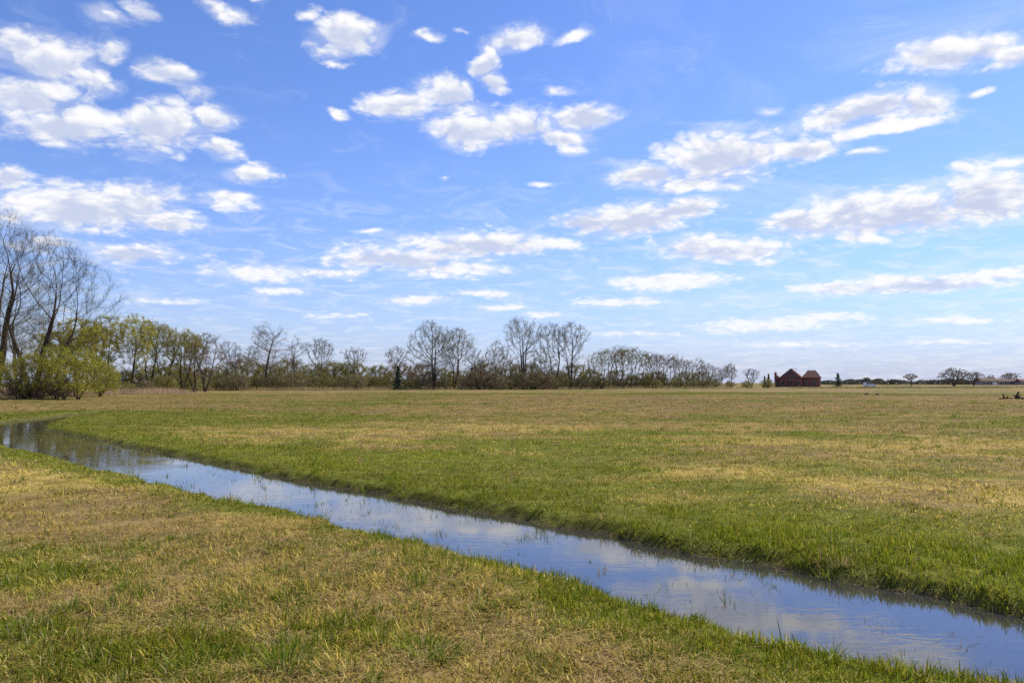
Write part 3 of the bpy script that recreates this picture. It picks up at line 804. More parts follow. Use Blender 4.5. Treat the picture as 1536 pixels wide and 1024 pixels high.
def place_shrub(px, Y, hpx, row, k=None):
    H = hpx / F * Y; x = at(px, 574, Y)[0]
    k = int(rng.choice(len(sp), p=[.22, .22, .05, .05, .20, .20, .03, .03])) if k is None else k
    nm, (gt, gc), tw, bd, root = sp[k]
    mx, ph = min(marks, key=lambda m: abs(m[0] - px))
    rel = ('in front of' if row == 'front' else 'behind' if row == 'back' else 'below') if abs(mx - px) < 7 else ('just left of' if px < mx else 'just right of')
    low = 'low' if H < 4.2 else 'tall' if H > 6 else 'rounded'
    pos = {'front': 'front hedge', 'back': 'back hedge', 'low': 'foremost'}[row]
    lab = f'{low} {nm} {pos} shrub {rel} {ph}'
    sc = (H / 5.0 * rng.uniform(.8, 1.6), H / 5.0 * rng.uniform(.8, 1.3), H / 5.0)
    grp = 'shrubs of the hedge along the far field edge'
    rz = rng.uniform(0, 6.28)
    if root is None:
        sp[k][4] = shrub_root('hedge_shrub', gt, gc, 'bark_dark', tw, bd, (x, Y, 0), lab, grp, rz, sc)
    else: dup(root, (x, Y, 0), lab, grp, rz, sc)
hb = lambda px: np.interp(px, [170, 300, 330, 420, 520, 600, 660, 740, 830, 900, 1000, 1080, 1150], [30, 34, 34, 36, 34, 34, 30, 30, 30, 26, 22, 22, 18])
for px in np.arange(172, 1150, 25):
    px = px + rng.uniform(-5, 5)
    place_shrub(px, edgeY(px) + rng.uniform(2, 6), hb(px) * rng.uniform(.5, .85), 'front')
for px in np.arange(168, 1090, 33):
    px = px + rng.uniform(-7, 7)
    place_shrub(px, edgeY(px) + rng.uniform(12, 22), hb(px) * rng.uniform(.9, 1.3) + 2, 'back')
for px, h, k in [(355, 26, 6), (430, 28, 7), (720, 30, 3), (735, 26, 7), (800, 28, 6), (815, 24, 2), (530, 24, 6), (985, 14, 4), (1060, 12, 0)]:
    place_shrub(px, edgeY(px) - 2.5, h, 'low', k)

# --- trees on the far right
for px, Y, top, w, lab, kw in [
    (1367, 330, 561, 20, 'small lone bare tree on the skyline right of the white vehicle', dict(shape='vase', crown0=.35, nattr=170, r0=.16)),
    (1431, 340, 552, 40, 'broad dark bare tree left of the brown roofed houses', dict(shape='wide', crown0=.1, nattr=520, r0=.22, stems=5, spread=.45)),
    (1461, 350, 558, 26, 'bare tree touching the left end of the brown roofed houses', dict(shape='vase', crown0=.15, nattr=320, r0=.18, stems=3, spread=.3)),
    (1487, 660, 562, 12, 'tiny bare tree peeking over the left brown roof', dict(shape='round', crown0=.4, nattr=120, r0=.14)),
    (1515, 650, 559, 26, 'bare tree behind the right brown roofed house', dict(shape='wide', crown0=.3, nattr=260, r0=.2, stems=2)),
    (1310, 660, 571, 14, 'low dark tree beyond the white vehicle', dict(shape='dome', crown0=.1, nattr=160, r0=.2, stems=3))]:
    tree('bare_tree', lab, 'tree', px, Y, top, w, 'bark_grey', 'twig_grey', 'bud_rust', 'bare trees on the right skyline', twig=3, bud=.3, **kw)

def far_woods():
    g = Geo()
    n = 3800
    px = rng.uniform(1232, 1640, n); Y = rng.uniform(700, 820, n)
    x = (px - 768) / F * Y
    hmax = np.interp(px, [1232, 1262, 1290, 1330, 1380, 1440, 1500, 1640], [3.5, 5, 7.5, 6.2, 5.2, 5.0, 5.5, 6]) * (.08 + 1.0 * fbm(px * .11, px * 0, 4, 91))
    m = 14
    X = np.repeat(x, m) + rng.normal(0, .9, n * m); YY = np.repeat(Y, m) + rng.normal(0, .9, n * m)
    Z = np.repeat(hmax, m) * rng.random(n * m) ** .8
    flecks(g, np.column_stack([X, YY, Z]), rng.uniform(.6, 1.3, n * m), 1)
    cones(g, np.column_stack([x, Y, 0 * x]), np.column_stack([x, Y, hmax * 1.05]), np.full(n, .12), 0)
    tag(g.build('far_woods', [M['bark_grey'], M['leaf_far']]), kind='stuff')
M['leaf_far'] = leafy('leaf_far', (.05, .055, .04), (.085, .08, .055), scale=.05)
far_woods()

# ------------------------------------------------------------------ the brick house
def brick(name, c1, c2, cm):
    m, nt, out = mat(name)
    p = nt.nodes.new('ShaderNodeBsdfPrincipled'); p.inputs['Roughness'].default_value = .9; p.inputs['Specular IOR Level'].default_value = .15
    tc = nt.nodes.new('ShaderNodeTexCoord'); mp = nt.nodes.new('ShaderNodeMapping'); mp.inputs['Rotation'].default_value = (R(90), 0, 0)
    b = nt.nodes.new('ShaderNodeTexBrick'); b.inputs['Scale'].default_value = 4
    b.inputs['Color1'].default_value = (*c1, 1); b.inputs['Color2'].default_value = (*c2, 1); b.inputs['Mortar'].default_value = (*cm, 1); b.inputs['Mortar Size'].default_value = .015
    nt.links.new(tc.outputs['Object'], mp.inputs[0]); nt.links.new(mp.outputs[0], b.inputs['Vector'])
    nt.links.new(b.outputs[0], p.inputs['Base Color']); nt.links.new(p.outputs[0], out.inputs[0])
    return m
M['brick'] = brick('red_brick', (.20, .066, .05), (.235, .08, .06), (.22, .14, .11))
M['shingle'] = simple('roof_shingle', (.11, .055, .048), (.15, .077, .066), 4, .9, .1)
M['shingle_brown'] = simple('roof_shingle_brown', (.085, .06, .045), (.12, .085, .065), 3, .9, .1)
M['glass'] = simple('window_glass', (.02, .025, .03), rough=.08, spec=.6)
M['white'] = simple('white_paint', (.72, .72, .70), (.8, .8, .79), 3, .5, .3)
M['trim'] = simple('trim_paint', (.26, .2, .18), (.32, .26, .23), 3, .6, .3)
M['door'] = simple('door_paint', (.10, .03, .028), (.13, .04, .035), 3, .5, .3)
M['siding'] = simple('pale_siding', (.30, .25, .21), (.36, .31, .27), 3, .7, .2)
M['metal'] = simple('vent_metal', (.3, .18, .16), (.36, .22, .2), 3, .5, .4)

def hip(g, x0, x1, y0, y1, z0, z1, ov=.45, ridge=.45, th=.16, hipy=None):
    x0, x1, y0, y1 = x0 - ov, x1 + ov, y0 - ov, y1 + ov
    w, d = x1 - x0, y1 - y0
    if w >= d: a = min(d / 2, w * (1 - ridge) / 2); r0, r1 = (x0 + a, (y0 + y1) / 2), (x1 - a, (y0 + y1) / 2)
    else: a = hipy or min(w / 2, d * (1 - ridge) / 2); r0, r1 = ((x0 + x1) / 2, y0 + a), ((x0 + x1) / 2, y1 - a)
    v = [(x0,y0,z0),(x1,y0,z0),(x1,y1,z0),(x0,y1,z0),(x0,y0,z0+th),(x1,y0,z0+th),(x1,y1,z0+th),(x0,y1,z0+th),(*r0,z1),(*r1,z1)]
    q = [(0,1,5,4),(1,2,6,5),(2,3,7,6),(3,0,4,7),(0,3,2,1)]
    if w >= d: q += [(4,5,9,8),(6,7,8,9)]; t = [(5,6,9),(7,4,8)]
    else: q += [(5,6,9,8),(7,4,8,9)]; t = [(4,5,8),(6,7,9)]
    g.add(v, [np.array(q), np.array(t)])
def window(root, cx, y, cz, w, h, face='front', pane='glass'):
    """a window on a wall facing -y ('front') or +x ('side')"""
    fr, gl = Geo(), Geo(); t = .09
    def bx(g, a0, a1, z0, z1, d0, d1):
        if face == 'front': g.box((cx + a0, y - d1, cz + z0), (cx + a1, y - d0, cz + z1))
        else: g.box((y + d0, cx + a0, cz + z0), (y + d1, cx + a1, cz + z1))
    bx(fr, -w/2 - t, -w/2, -h/2, h/2, 0, .08); bx(fr, w/2, w/2 + t, -h/2, h/2, 0, .08)
    bx(fr, -w/2 - t, w/2 + t, h/2, h/2 + t, 0, .09); bx(fr, -w/2 - t - .05, w/2 + t + .05, -h/2 - t, -h/2, 0, .13); bx(fr, -.03, .03, -h/2, h/2, .035, .075)
    bx(gl, -w/2, w/2, -h/2, h/2, .004, .03)
    o = gl.build('window', M[pane], root); fr.build('frame', M['trim'], o)
    return o
def build_house():
    Y = 290; k = Y / F
    X = lambda px: at(px, 574, Y)[0]
    root = empty('brick_house', (X(1202), Y, -.05), 'red brick house with dark hipped roofs and a chimney, alone on the skyline', 'house', rz=R(-24), sc=(.86, .86, 1))
    rt = math.radians(24)
    g = Geo()
    g.box((-8.2, -4.0, 0), (0.2, 7.5, 3.3))             # main wing
    g.box((0.2, -1.2, 0), (7.4, 5.4, 3.4))              # right wing
    g.box((-10.4, -2.0, 0), (-8.2, 3.2, 2.9))           # low left wing
    g.box((-5.8, -4.9, 0), (-5.45, -4.55, 2.75)); g.box((-3.0, -4.9, 0), (-2.65, -4.55, 2.75))
    g.build('wall', M['brick'], root)
    r = Geo(); hip(r, -8.2, .2, -4.0, 7.5, 3.3, 6.9, .45, .12, hipy=2.6)
    ro = r.build('roof', M['shingle'], root)
    c = Geo(); c.box((-10.6, -2.3, 0), (-9.7, -1.4, 5.1)); c.box((-10.7, -2.4, 5.1), (-9.6, -1.3, 5.3)); c.box((-10.35, -2.1, 5.3), (-9.95, -1.7, 5.65))
    c.build('chimney', M['brick'], ro)
    for vx, vy in ((-3.2, 1.5), (-2.2, 2.3)):
        tubes(c2 := Geo(), np.array([[vx, vy, 5.6]]), np.array([[vx, vy, 7.2]]), np.array([.08]), np.array([.08]), 8); c2.build('vent_pipe', M['metal'], ro)
    r = Geo(); hip(r, .2 + .46, 7.4, -1.2, 5.4, 3.4, 6.2, .45, .42)
    r2 = r.build('roof', M['shingle'], root)
    for vx in (2.9, 4.0, 5.0):
        tubes(c2 := Geo(), np.array([[vx, 2.3, 5.4]]), np.array([[vx, 2.3, 6.4]]), np.array([.08]), np.array([.08]), 8); c2.build('vent_pipe', M['metal'], r2)
    r = Geo(); hip(r, -10.4, -8.75, -2.0, 3.2, 2.9, 4.5, .35, .3)
    r.build('roof', M['shingle'], root)
    # porch canopy on the front
    p = Geo(); p.box((-6.2, -5.1, 2.75), (-2.2, -4.52, 2.93)); p.build('porch_roof', M['trim'], root)
    for cx in (-7.0, -3.9, -1.2): window(root, cx, -4.0, 1.6, 1.2, 1.5)
    for cx in (2.0, 5.4): window(root, cx, -1.2, 1.65, 1.1, 1.5)
    for cx in (.6, 3.6): window(root, cx, 7.4, 1.65, 1.2, 1.5, 'side')
    for cx in (-2.8,): window(root, cx, .2, 1.65, 1.1, 1.9, 'side')
    window(root, -9.3, -2.0, 1.5, .9, 1.1)
    d = Geo(); d.box((-5.2, -4.06, .05), (-4.7, -4.0, 2.1)); dd = d.build('door', M['door'], root)
    h = Geo(); h.box((-4.8, -4.11, .95), (-4.74, -4.06, 1.1)); h.build('handle', M['metal'], dd)
build_house()

def low_house(label, pxc, Y, L, Dp, wall_h, ridge_h, rz, wallm, roofm, wins, garage=None, base=0.0):
    x = at(pxc, 574, Y)[0]
    root = empty('ranch_house', (x, Y, base), label, 'house', 'brown roofed houses at the right edge', rz)
    g = Geo(); g.box((-L/2, -Dp/2, 0), (L/2, Dp/2, wall_h)); g.build('wall', M[wallm], root)
    r = Geo(); ov = .5; h0 = wall_h - .05
    a, b = L/2 + ov, Dp/2 + ov
    v = [(-a,-b,h0),(a,-b,h0),(a,b,h0),(-a,b,h0),(-a,0,ridge_h),(a,0,ridge_h),(-a,-b,h0+.18),(a,-b,h0+.18),(a,b,h0+.18),(-a,b,h0+.18)]
    r.add(v, [np.array([(0,3,2,1),(0,1,7,6),(2,3,9,8),(6,7,5,4),(8,9,4,5)]), np.array([(0,6,4),(0,4,3),(3,4,9),(1,5,7),(1,2,5),(2,8,5)])])
    ro = r.build('roof', M[roofm], root)
    c = Geo(); c.box((L*.22, .3, ridge_h - .9), (L*.22 + .7, 1.0, ridge_h + .7)); c.build('chimney', M['brick'], ro)
    for wx in wins: window(root, wx, -Dp/2, 1.5, 1.4, 1.1)
    if garage is not None:
        q = Geo(); q.box((garage - 1.6, -Dp/2 - .05, .02), (garage + 1.6, -Dp/2, 2.1)); q.build('garage_door', M['white'], root)
    return root
low_house('low white walled house with brown roof, left one at the right edge', 1478, 600, 13, 9, 3.0, 5.4, R(6), 'siding', 'shingle_brown', (-4.5, -1.5, 1), 4.2, base=-.1)
low_house('long low house with tan brown roof, right one beside the white walled house', 1509, 620, 17.0, 9, 2.8, 4.9, R(-4), 'siding', 'shingle_brown', (-6, -2.5, 1.5), 5.5, base=-.1)
low_house('dark roofed house cut by the right edge of the photo', 1536, 610, 9, 9, 2.6, 4.6, R(0), 'siding', 'shingle', (-2, 1), None, base=-.1)

# ------------------------------------------------------------------ vehicle
def build_car():
    Y = 300; x = at(1304, 574, Y)[0]
    root = empty('parked_car', (x, Y, 0), 'small white vehicle parked at the far field edge right of the lone evergreen', 'car', rz=R(8))
    m = simple('car_paint', (.75, .75, .77), rough=.3, spec=.5)
    # body profile (x, z) extruded
    prof = [(-2.2,.35),(2.2,.35),(2.25,.75),(2.15,1.0),(1.15,1.12),(.55,1.7),(-1.75,1.74),(-2.2,1.1)]
    w = .88
    v = [(a, -w, b) for a, b in prof] + [(a, w, b) for a, b in prof]; n = len(prof)
    g = Geo(); g.add(v, [np.array([(i, (i+1)%n, (i+1)%n+n, i+n)[::-1] for i in range(n)])])
    g2 = np.array([list(range(n))]); g.add(v, [g2, (g2 + n)[:, ::-1]])
    bo = g.build('body', m, root)
    be = bo.modifiers.new('round', 'BEVEL'); be.width = .06; be.segments = 2
    gl = M['glass']
    for sx in (-1, 1):
        for a in ([(1.0,1.12),(.5,1.62),(-.35,1.64),(-.35,1.12)], [(-.45,1.12),(-.45,1.64),(-1.65,1.64),(-1.9,1.12)]):
            q = Geo(); y = sx * (w + .012); y2 = sx * (w - .02)
            vv = [(p, y, r) for p, r in a] + [(p, y2, r) for p, r in a]
            q.add(vv, [(0,1,2,3),(7,6,5,4),(0,4,5,1),(1,5,6,2),(2,6,7,3),(3,7,4,0)]); q.build('side_window', gl, root)
    q = Geo(); q.add([(1.17,-.72,1.15),(1.17,.72,1.15),(.6,.66,1.68),(.6,-.66,1.68)], [(0,1,2,3)]); q.build('windscreen', gl, root)
    ty = simple('tyre_rubber', (.02,.02,.02), rough=.9); rm = simple('rim_metal', (.4,.4,.42), rough=.3, metal=.8)
    for wx in (-1.4, 1.4):
        for sy in (-1, 1):
            q = Geo(); tubes(q, np.array([[wx, sy*.70, .34]]), np.array([[wx, sy*.92, .34]]), np.array([.34]), np.array([.34]), 18)
            a = np.arange(18)*2*np.pi/18
            q.add(np.array([[wx+.34*math.cos(t), sy*.92, .34+.34*math.sin(t)] for t in a]), [np.array([list(range(18))])])
            wo = q.build('wheel', ty, root)
            q = Geo(); q.add(np.array([[wx+.2*math.cos(t), sy*.935, .34+.2*math.sin(t)] for t in a] + [[wx+.2*math.cos(t), sy*.915, .34+.2*math.sin(t)] for t in a]), [np.array([list(range(18))]), np.array([(i,(i+1)%18,(i+1)%18+18,i+18) for i in range(18)])]); q.build('rim', rm, wo)
    for sy in (-.6, .6):
        q = Geo(); q.box((2.2, sy-.15, .72), (2.27, sy+.15, .88)); q.build('headlight', M['white'], root)
build_car()

# ------------------------------------------------------------------ small things in the field
M['dead_wood'] = simple('dead_wood', (.05, .035, .026), (.10, .07, .05), 6, .9, .1, .4)
def deadwood(name, label, px, py, segs, cat):
    p = on_plane(px, py, 0); z = float(height(np.array([p[0]]), np.array([p[1]]))[0])
    g = Geo()
    for a, b, r0, r1 in segs:
        a, b = np.array(a, float), np.array(b, float); n = 6
        pts = [a + (b - a) * t + (rng.normal(0, .03, 3) if 0 < t < 1 else 0) for t in np.linspace(0, 1, n)]
        rr = np.linspace(r0, r1, n)
        tubes(g, np.array(pts[:-1]), np.array(pts[1:]), rr[:-1], rr[1:], 7)
        g.add(np.array([pts[-1] + np.array([math.cos(t), math.sin(t), 0]) * r1 for t in np.arange(7) * .9]), [np.array([list(range(7))])])
    o = g.build(name, M['dead_wood'], smooth=True); o.location = (p[0], p[1], z - .02)
    tag(o, label, cat)
deadwood('dead_branch', 'small dark broken branch sticking up from the field, left one near the right edge', 1508, 599, [((0,0,0),(-.2,.1,.55),.09,.04),((.2,0,0),(.3,0,.35),.07,.03),((-.6,0,.06),(.8,.1,.08),.08,.05)], 'dead wood')
deadwood('dead_stump', 'dark splintered stump leaning right in the field near the right edge', 1524, 599, [((0,0,0),(.28,0,.72),.16,.07),((.1,0,0),(-.25,.05,.42),.1,.04),((.3,0,.05),(1.1,.2,.14),.12,.06),((.2,0,.1),(.5,.1,.4),.09,.05)], 'dead wood')
deadwood('dead_stump', 'dark upright stump in front of the hedge below the left end of the leaning grove', 898, 583.6, [((0,0,0),(.1,0,2.1),.36,.26),((.1,0,1.3),(.55,0,1.9),.14,.08)], 'dead wood')
def clod(label, px, py, s):
    p = on_plane(px, py, 0); g = Geo(); nu, nv = 14, 7
    V = []
    for j in range(nv):
        ph = j / (nv - 1) * np.pi / 2
        for i in range(nu):
            t = i / nu * 2 * np.pi; k = s * (1 + .25 * math.sin(3 * t + j) + rng.normal(0, .08))
            V.append((k * math.cos(ph) * math.cos(t), k * math.cos(ph) * math.sin(t), s * .9 * math.sin(ph) * (1 + .1 * rng.normal())))
    f = [(j*nu+i, j*nu+(i+1)%nu, (j+1)*nu+(i+1)%nu, (j+1)*nu+i) for j in range(nv-1) for i in range(nu)]
    g.add(V, np.array(f)); o = g.build('dirt_clod', M['dead_wood'], smooth=True); o.location = (p[0], p[1], float(height(np.array([p[0]]), np.array([p[1]]))[0]) - .03)
    tag(o, label, 'dirt clod')
clod('dark dirt clod in the grass below the white vehicle, left of two', 1300, 594.5, .26)
clod('dark dirt clod in the grass below the white vehicle, right of two', 1316, 594.8, .24)

# ------------------------------------------------------------------ sky, sun, camera
SUN_EL, SUN_AZ = R(47), R(54)      # azimuth from +Y towards +X
w = bpy.data.worlds.new('World'); S.world = w; w.use_nodes = True
nt = w.node_tree; nt.nodes.clear(); L = nt.links.new
out = nt.nodes.new('ShaderNodeOutputWorld')
def math_n(op, a=None, b=None, clamp=False):
    n = nt.nodes.new('ShaderNodeMath'); n.operation = op; n.use_clamp = clamp
    for i, v in enumerate((a, b)):
        if v is None: continue
        if isinstance(v, (int, float)): n.inputs[i].default_value = v
        else: L(v, n.inputs[i])
    return n.outputs[0]
def mrange(v, a, b, c=0, d=1, smooth=True):
    n = nt.nodes.new('ShaderNodeMapRange'); n.interpolation_type = 'SMOOTHSTEP' if smooth else 'LINEAR'
    n.inputs[1].default_value, n.inputs[2].default_value, n.inputs[3].default_value, n.inputs[4].default_value = a, b, c, d
    L(v, n.inputs[0]); return n.outputs[0]
tc = nt.nodes.new('ShaderNodeTexCoord'); sx = nt.nodes.new('ShaderNodeSeparateXYZ'); L(tc.outputs['Generated'], sx.inputs[0])
dx, dy, dz = sx.outputs
yy = math_n('MAXIMUM', dy, .02)
PX, PZ = math_n('DIVIDE', dx, yy), math_n('DIVIDE', dz, yy)
zc = math_n('ADD', math_n('MAXIMUM', dz, 0), .10)
qx, qy = math_n('DIVIDE', dx, zc), math_n('DIVIDE', dy, zc)
cq = nt.nodes.new('ShaderNodeCombineXYZ'); L(qx, cq.inputs[0]); L(qy, cq.inputs[1])
zs = math_n('ADD', math_n('MAXIMUM', dz, 0), .35)
cs_ = nt.nodes.new('ShaderNodeCombineXYZ'); L(math_n('DIVIDE', dx, zs), cs_.inputs[0]); L(math_n('DIVIDE', dy, zs), cs_.inputs[1])
def noise(vec, scale, detail, rough, dist=0, off=(0, 0, 0)):
    mp = nt.nodes.new('ShaderNodeMapping'); mp.inputs['Location'].default_value = off; L(vec, mp.inputs[0])
    n = nt.nodes.new('ShaderNodeTexNoise'); n.noise_dimensions = '2D'; n.inputs['Scale'].default_value = scale; n.inputs['Detail'].default_value = detail
    n.inputs['Roughness'].default_value = rough; n.inputs['Distortion'].default_value = dist
    L(mp.outputs[0], n.inputs['Vector']); return n
big = noise(cq.outputs[0], 3.2, 6, .55)
sc_ = nt.nodes.new('ShaderNodeSeparateColor'); L(big.outputs['Color'], sc_.inputs[0])
wx = math_n('MULTIPLY', math_n('SUBTRACT', sc_.outputs[0], .5), math_n('MULTIPLY', zc, .16))
wz = math_n('MULTIPLY', math_n('SUBTRACT', sc_.outputs[1], .5), math_n('MULTIPLY', math_n('MULTIPLY', zc, zc), .26))
cp = nt.nodes.new('ShaderNodeCombineXYZ'); L(math_n('ADD', PX, wx), cp.inputs[0]); L(math_n('ADD', PZ, wz), cp.inputs[1])
P = cp.outputs[0]
clouds = [ # photograph x, y, half-width, half-height, tilt, weight
 (70,88,100,42,-12,1),(130,112,60,26,-15,1),(25,62,40,22,0,.8),(160,70,34,20,-30,.6),(40,142,85,36,-8,1),(255,106,52,22,-12,.8),(296,140,34,24,-20,.7),
 (105,188,95,34,0,1),(235,188,92,42,-5,1),(322,175,40,22,0,.8),(335,222,45,18,-10,.8),(150,20,40,12,-15,.5),(208,22,34,16,-20,.6),(342,28,55,14,-12,.75),
 (15,265,42,20,0,.9),(110,312,150,42,0,1),(190,306,100,40,-3,1),(255,332,66,20,0,.8),(348,302,55,15,-5,.75),(378,260,48,17,-5,.9),
 (200,380,120,18,-2,.7),(70,368,75,16,0,.6),(385,410,100,15,-2,.65),(250,451,80,7,0,.5),
 (515,52,70,28,0,.95),(500,88,28,9,-12,.7),(470,20,26,11,0,.5),(650,50,22,9,0,.6),(690,42,16,7,0,.45),(395,4,16,9,0,.6),
 (775,60,62,26,5,1),(726,92,24,30,0,.8),(742,122,30,20,-20,.75),(875,60,40,14,25,.8),(660,142,55,34,8,1),(592,160,62,22,0,.85),
 (700,192,76,34,0,1),(782,185,76,32,5,1),(880,172,58,22,12,.85),(845,207,55,18,-5,.85),(840,138,30,10,10,.7),(506,172,22,8,0,.75),(865,226,34,12,0,.7),
 (1430,80,125,26,10,1),(1520,86,45,20,15,1),(1295,165,125,26,15,1),(1385,155,65,26,5,1),(1330,190,120,14,8,.9),(1475,142,30,8,15,.5),(1160,172,24,9,0,.6),
 (1080,236,135,40,8,1),(960,260,66,24,3,1),(1205,225,66,24,8,.95),(1035,277,90,14,2,.85),(1296,232,36,9,5,.8),
 (955,328,115,28,8,1),(1025,310,62,17,5,.9),(880,332,58,16,0,.8),(1080,373,118,24,-2,1),(1120,391,70,8,0,.8),
 (1330,318,185,42,4,1),(1485,292,105,52,8,1),(1205,335,72,28,0,.95),(1295,360,56,10,0,.8),(1440,252,30,9,5,.7),(1515,244,44,12,8,.75),
 (1000,422,120,14,2,.85),(1385,425,190,16,3,.9),(1505,412,66,13,3,.9),(1250,433,78,10,0,.8),
 (720,366,138,24,0,.95),(600,386,138,22,0,.85),(685,405,95,14,0,.75),(825,366,66,13,-3,.8),(510,410,66,10,0,.6),(415,437,56,9,0,.6),
 (612,450,70,10,0,.65),(730,440,66,7,0,.6),(755,460,56,7,0,.5),(930,453,80,7,0,.7),(1150,487,140,14,3,.6),(1245,475,90,8,0,.6),(1445,480,100,7,0,.6),
 (500,473,66,5,0,.45),(820,472,56,6,0,.5),(552,348,24,6,0,.65),(810,277,24,7,0,.6),(670,267,16,5,0,.5),(1210,517,130,6,0,.45),(1420,512,110,6,0,.4),(960,500,110,6,0,.3)]
acc = None; bas = None
for x, y, rx, ry, tilt, wt in clouds:
    d = ray(x, y); cxx, czz = d[0] / d[1], d[2] / d[1]
    mp = nt.nodes.new('ShaderNodeMapping'); mp.vector_type = 'TEXTURE'
    mp.inputs['Location'].default_value = (cxx, czz, 0); mp.inputs['Rotation'].default_value = (0, 0, R(tilt)); mp.inputs['Scale'].default_value = (rx / F * 1.28, ry / F * 1.36, 1)
    L(P, mp.inputs[0])
    gr = nt.nodes.new('ShaderNodeTexGradient'); gr.gradient_type = 'SPHERICAL'; L(mp.outputs[0], gr.inputs[0])
    v = gr.outputs['Fac']; wt = min(1, wt + (.2 if y > 395 else .08))
    if wt != 1: v = math_n('MULTIPLY', v, wt)
    acc = v if acc is None else math_n('MAXIMUM', acc, v)
    if ry >= 16 and y < 450:      # the thick flat base of a larger cloud
        mp = nt.nodes.new('ShaderNodeMapping'); mp.vector_type = 'TEXTURE'
        mp.inputs['Location'].default_value = (cxx, czz - .25 * ry / F, 0); mp.inputs['Rotation'].default_value = (0, 0, R(tilt)); mp.inputs['Scale'].default_value = (rx / F * .95, ry / F * .85, 1)
        L(P, mp.inputs[0]); gr = nt.nodes.new('ShaderNodeTexGradient'); gr.gradient_type = 'SPHERICAL'; L(mp.outputs[0], gr.inputs[0])
        bas = gr.outputs['Fac'] if bas is None else math_n('MAXIMUM', bas, gr.outputs['Fac'])
# other clouds, outside the photographed part of the sky
gen = noise(cq.outputs[0], 1.1, 5, .55, 0, (3.3, 1.7, 0))
front = math_n('MULTIPLY', mrange(dy, .45, .65), mrange(PZ, .62, .5))
genm = mrange(gen.outputs[0], .50, .72, 0, .8)
inv = math_n('SUBTRACT', 1.0, front)
mask = math_n('ADD', math_n('MULTIPLY', acc, front), math_n('MULTIPLY', genm, inv))
det = noise(cs_.outputs[0], 15.0, 8, .56, .2, (7, 2, 0))
lum = noise(cs_.outputs[0], 11.0, 6, .52, .1, (1, 5, 0))
vo = nt.nodes.new('ShaderNodeTexVoronoi'); vo.voronoi_dimensions = '2D'; vo.feature = 'F1'; vo.inputs['Scale'].default_value = 24; vo.inputs['Detail'].default_value = 3; vo.inputs['Roughness'].default_value = .5
vw = nt.nodes.new('ShaderNodeVectorMath'); vw.operation = 'MULTIPLY_ADD'; L(big.outputs['Color'], vw.inputs[0]); vw.inputs[1].default_value = (.10, .10, 0); L(cs_.outputs[0], vw.inputs[2]); L(vw.outputs[0], vo.inputs['Vector'])
puff = math_n('SUBTRACT', .46, vo.outputs['Distance'])
dens = math_n('ADD', math_n('MULTIPLY', mask, 1.7), math_n('MULTIPLY', math_n('SUBTRACT', det.outputs[0], .5), math_n('MULTIPLY', 1.25, math_n('MULTIPLY', mrange(mask, 0, .12), 1.0))))
dens = math_n('ADD', dens, math_n('MULTIPLY', math_n('MULTIPLY', puff, .5), mrange(mask, 0, .12)))
alpha = mrange(dens, .08, .95)
wisp = noise(cq.outputs[0], 5.0, 8, .68, .6, (2, 9, 0))
thin = math_n('MULTIPLY', mrange(math_n('ADD', mask, math_n('MULTIPLY', math_n('SUBTRACT', wisp.outputs[0], .5), 1.1)), .05, .6), .42)
alpha = math_n('MAXIMUM', alpha, thin)
alpha = math_n('MAXIMUM', alpha, math_n('MULTIPLY', mrange(wisp.outputs[0], .44, .74), mrange(PZ, .32, .14, 0, .42)))
low = mrange(PZ, .02, .22, .85, 1)
alpha = math_n('MULTIPLY', alpha, low)
# thin high veil towards the right and towards the horizon
veil = noise(cq.outputs[0], 1.4, 6, .6, .8, (11, 4, 0))
va = math_n('MULTIPLY', mrange(veil.outputs[0], .42, .75), math_n('MULTIPLY', mrange(PX, -.1, .6), .30))
alpha = math_n('ADD', alpha, math_n('MULTIPLY', math_n('SUBTRACT', 1, alpha), va), True)
shade = mrange(math_n('ADD', math_n('MULTIPLY', math_n('ADD', bas, math_n('MULTIPLY', genm, inv)), .85), math_n('SUBTRACT', math_n('MULTIPLY', math_n('SUBTRACT', lum.outputs[0], .5), 1.1), math_n('MULTIPLY', puff, .55))), .10, .95)
ccol = nt.nodes.new('ShaderNodeMix'); ccol.data_type = 'RGBA'; L(shade, ccol.inputs[0])
ccol.inputs[6].default_value = (.615, .615, .62, 1); ccol.inputs[7].default_value = (.37, .41, .53, 1)
sky = nt.nodes.new('ShaderNodeTexSky'); sky.sky_type = 'NISHITA'; sky.sun_disc = False
sky.sun_elevation = SUN_EL; sky.sun_rotation = SUN_AZ; sky.air_density = 1.0; sky.dust_density = .3; sky.ozone_density = 3.0; sky.altitude = 50
tint = nt.nodes.new('ShaderNodeMix'); tint.data_type = 'RGBA'; tint.blend_type = 'MULTIPLY'; tint.inputs[0].default_value = 1
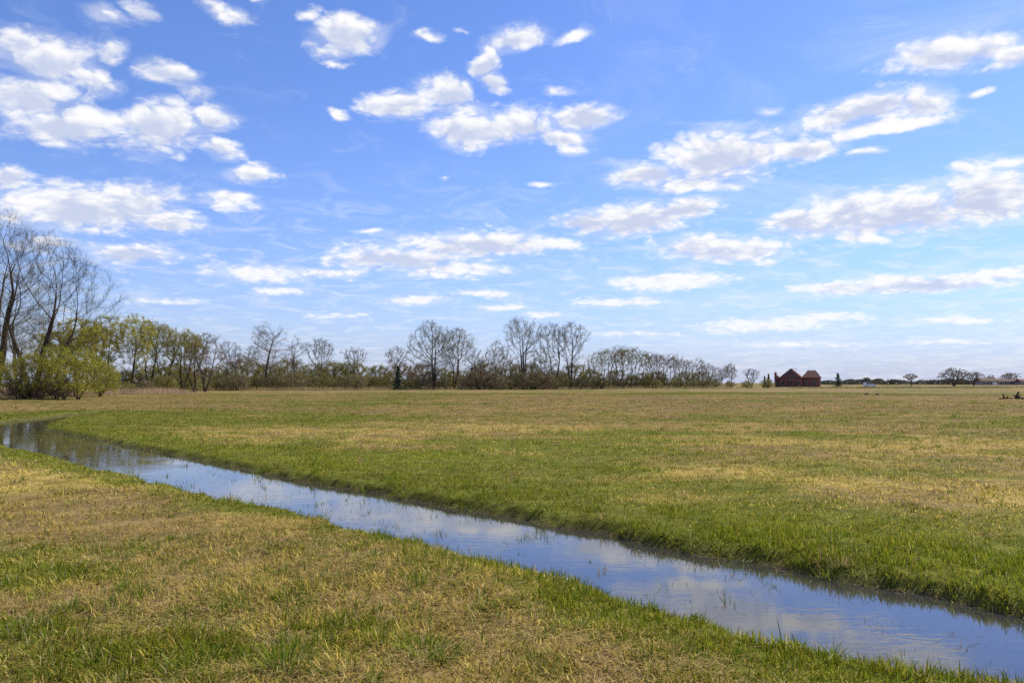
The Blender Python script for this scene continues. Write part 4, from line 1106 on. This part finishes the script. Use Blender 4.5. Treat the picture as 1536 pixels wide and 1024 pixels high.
L(sky.outputs[0], tint.inputs[6]); tint.inputs[7].default_value = (.78, .935, 1.36, 1)
b0 = nt.nodes.new('ShaderNodeBackground'); L(tint.outputs[2], b0.inputs[0]); b0.inputs[1].default_value = .08
bh = nt.nodes.new('ShaderNodeBackground'); bh.inputs[0].default_value = (.32, .355, .475, 1); bh.inputs[1].default_value = 1
b1 = nt.nodes.new('ShaderNodeMixShader')        # the bluish air low over the horizon
L(math_n('POWER', 2.718, math_n('MULTIPLY', math_n('MAXIMUM', dz, 0), -11.0)), b1.inputs[0]); L(b0.outputs[0], b1.inputs[1]); L(bh.outputs[0], b1.inputs[2])
b2 = nt.nodes.new('ShaderNodeBackground'); L(ccol.outputs[2], b2.inputs[0]); b2.inputs[1].default_value = 1.0
ms = nt.nodes.new('ShaderNodeMixShader'); L(alpha, ms.inputs[0]); L(b1.outputs[0], ms.inputs[1]); L(b2.outputs[0], ms.inputs[2])
L(ms.outputs[0], out.inputs[0])

sl = bpy.data.lights.new('sun', 'SUN'); sl.energy = 5.0; sl.angle = R(.5); sl.color = (1, .95, .87)
so = bpy.data.objects.new('sun', sl); COL.objects.link(so)
sd_ = Vector((math.sin(SUN_AZ) * math.cos(SUN_EL), math.cos(SUN_AZ) * math.cos(SUN_EL), math.sin(SUN_EL)))
so.rotation_euler = sd_.to_track_quat('Z', 'Y').to_euler(); so.location = sd_ * 60

cam = bpy.data.cameras.new('camera'); cam.sensor_width = 36; cam.lens = F / 1536 * 36; cam.clip_start = .05; cam.clip_end = 30000
co = bpy.data.objects.new('camera', cam); COL.objects.link(co)
co.location = (0, 0, CAMZ); co.rotation_euler = (math.pi / 2 + PITCH, 0, 0)
S.camera = co
S.view_settings.view_transform = 'Standard'; S.view_settings.look = 'None'; S.view_settings.exposure = .7; S.view_settings.gamma = 1
S.cycles.max_bounces = 6; S.cycles.diffuse_bounces = 3; S.cycles.glossy_bounces = 3; S.cycles.transmission_bounces = 4; S.cycles.transparent_max_bounces = 8
S.cycles.use_denoising = False
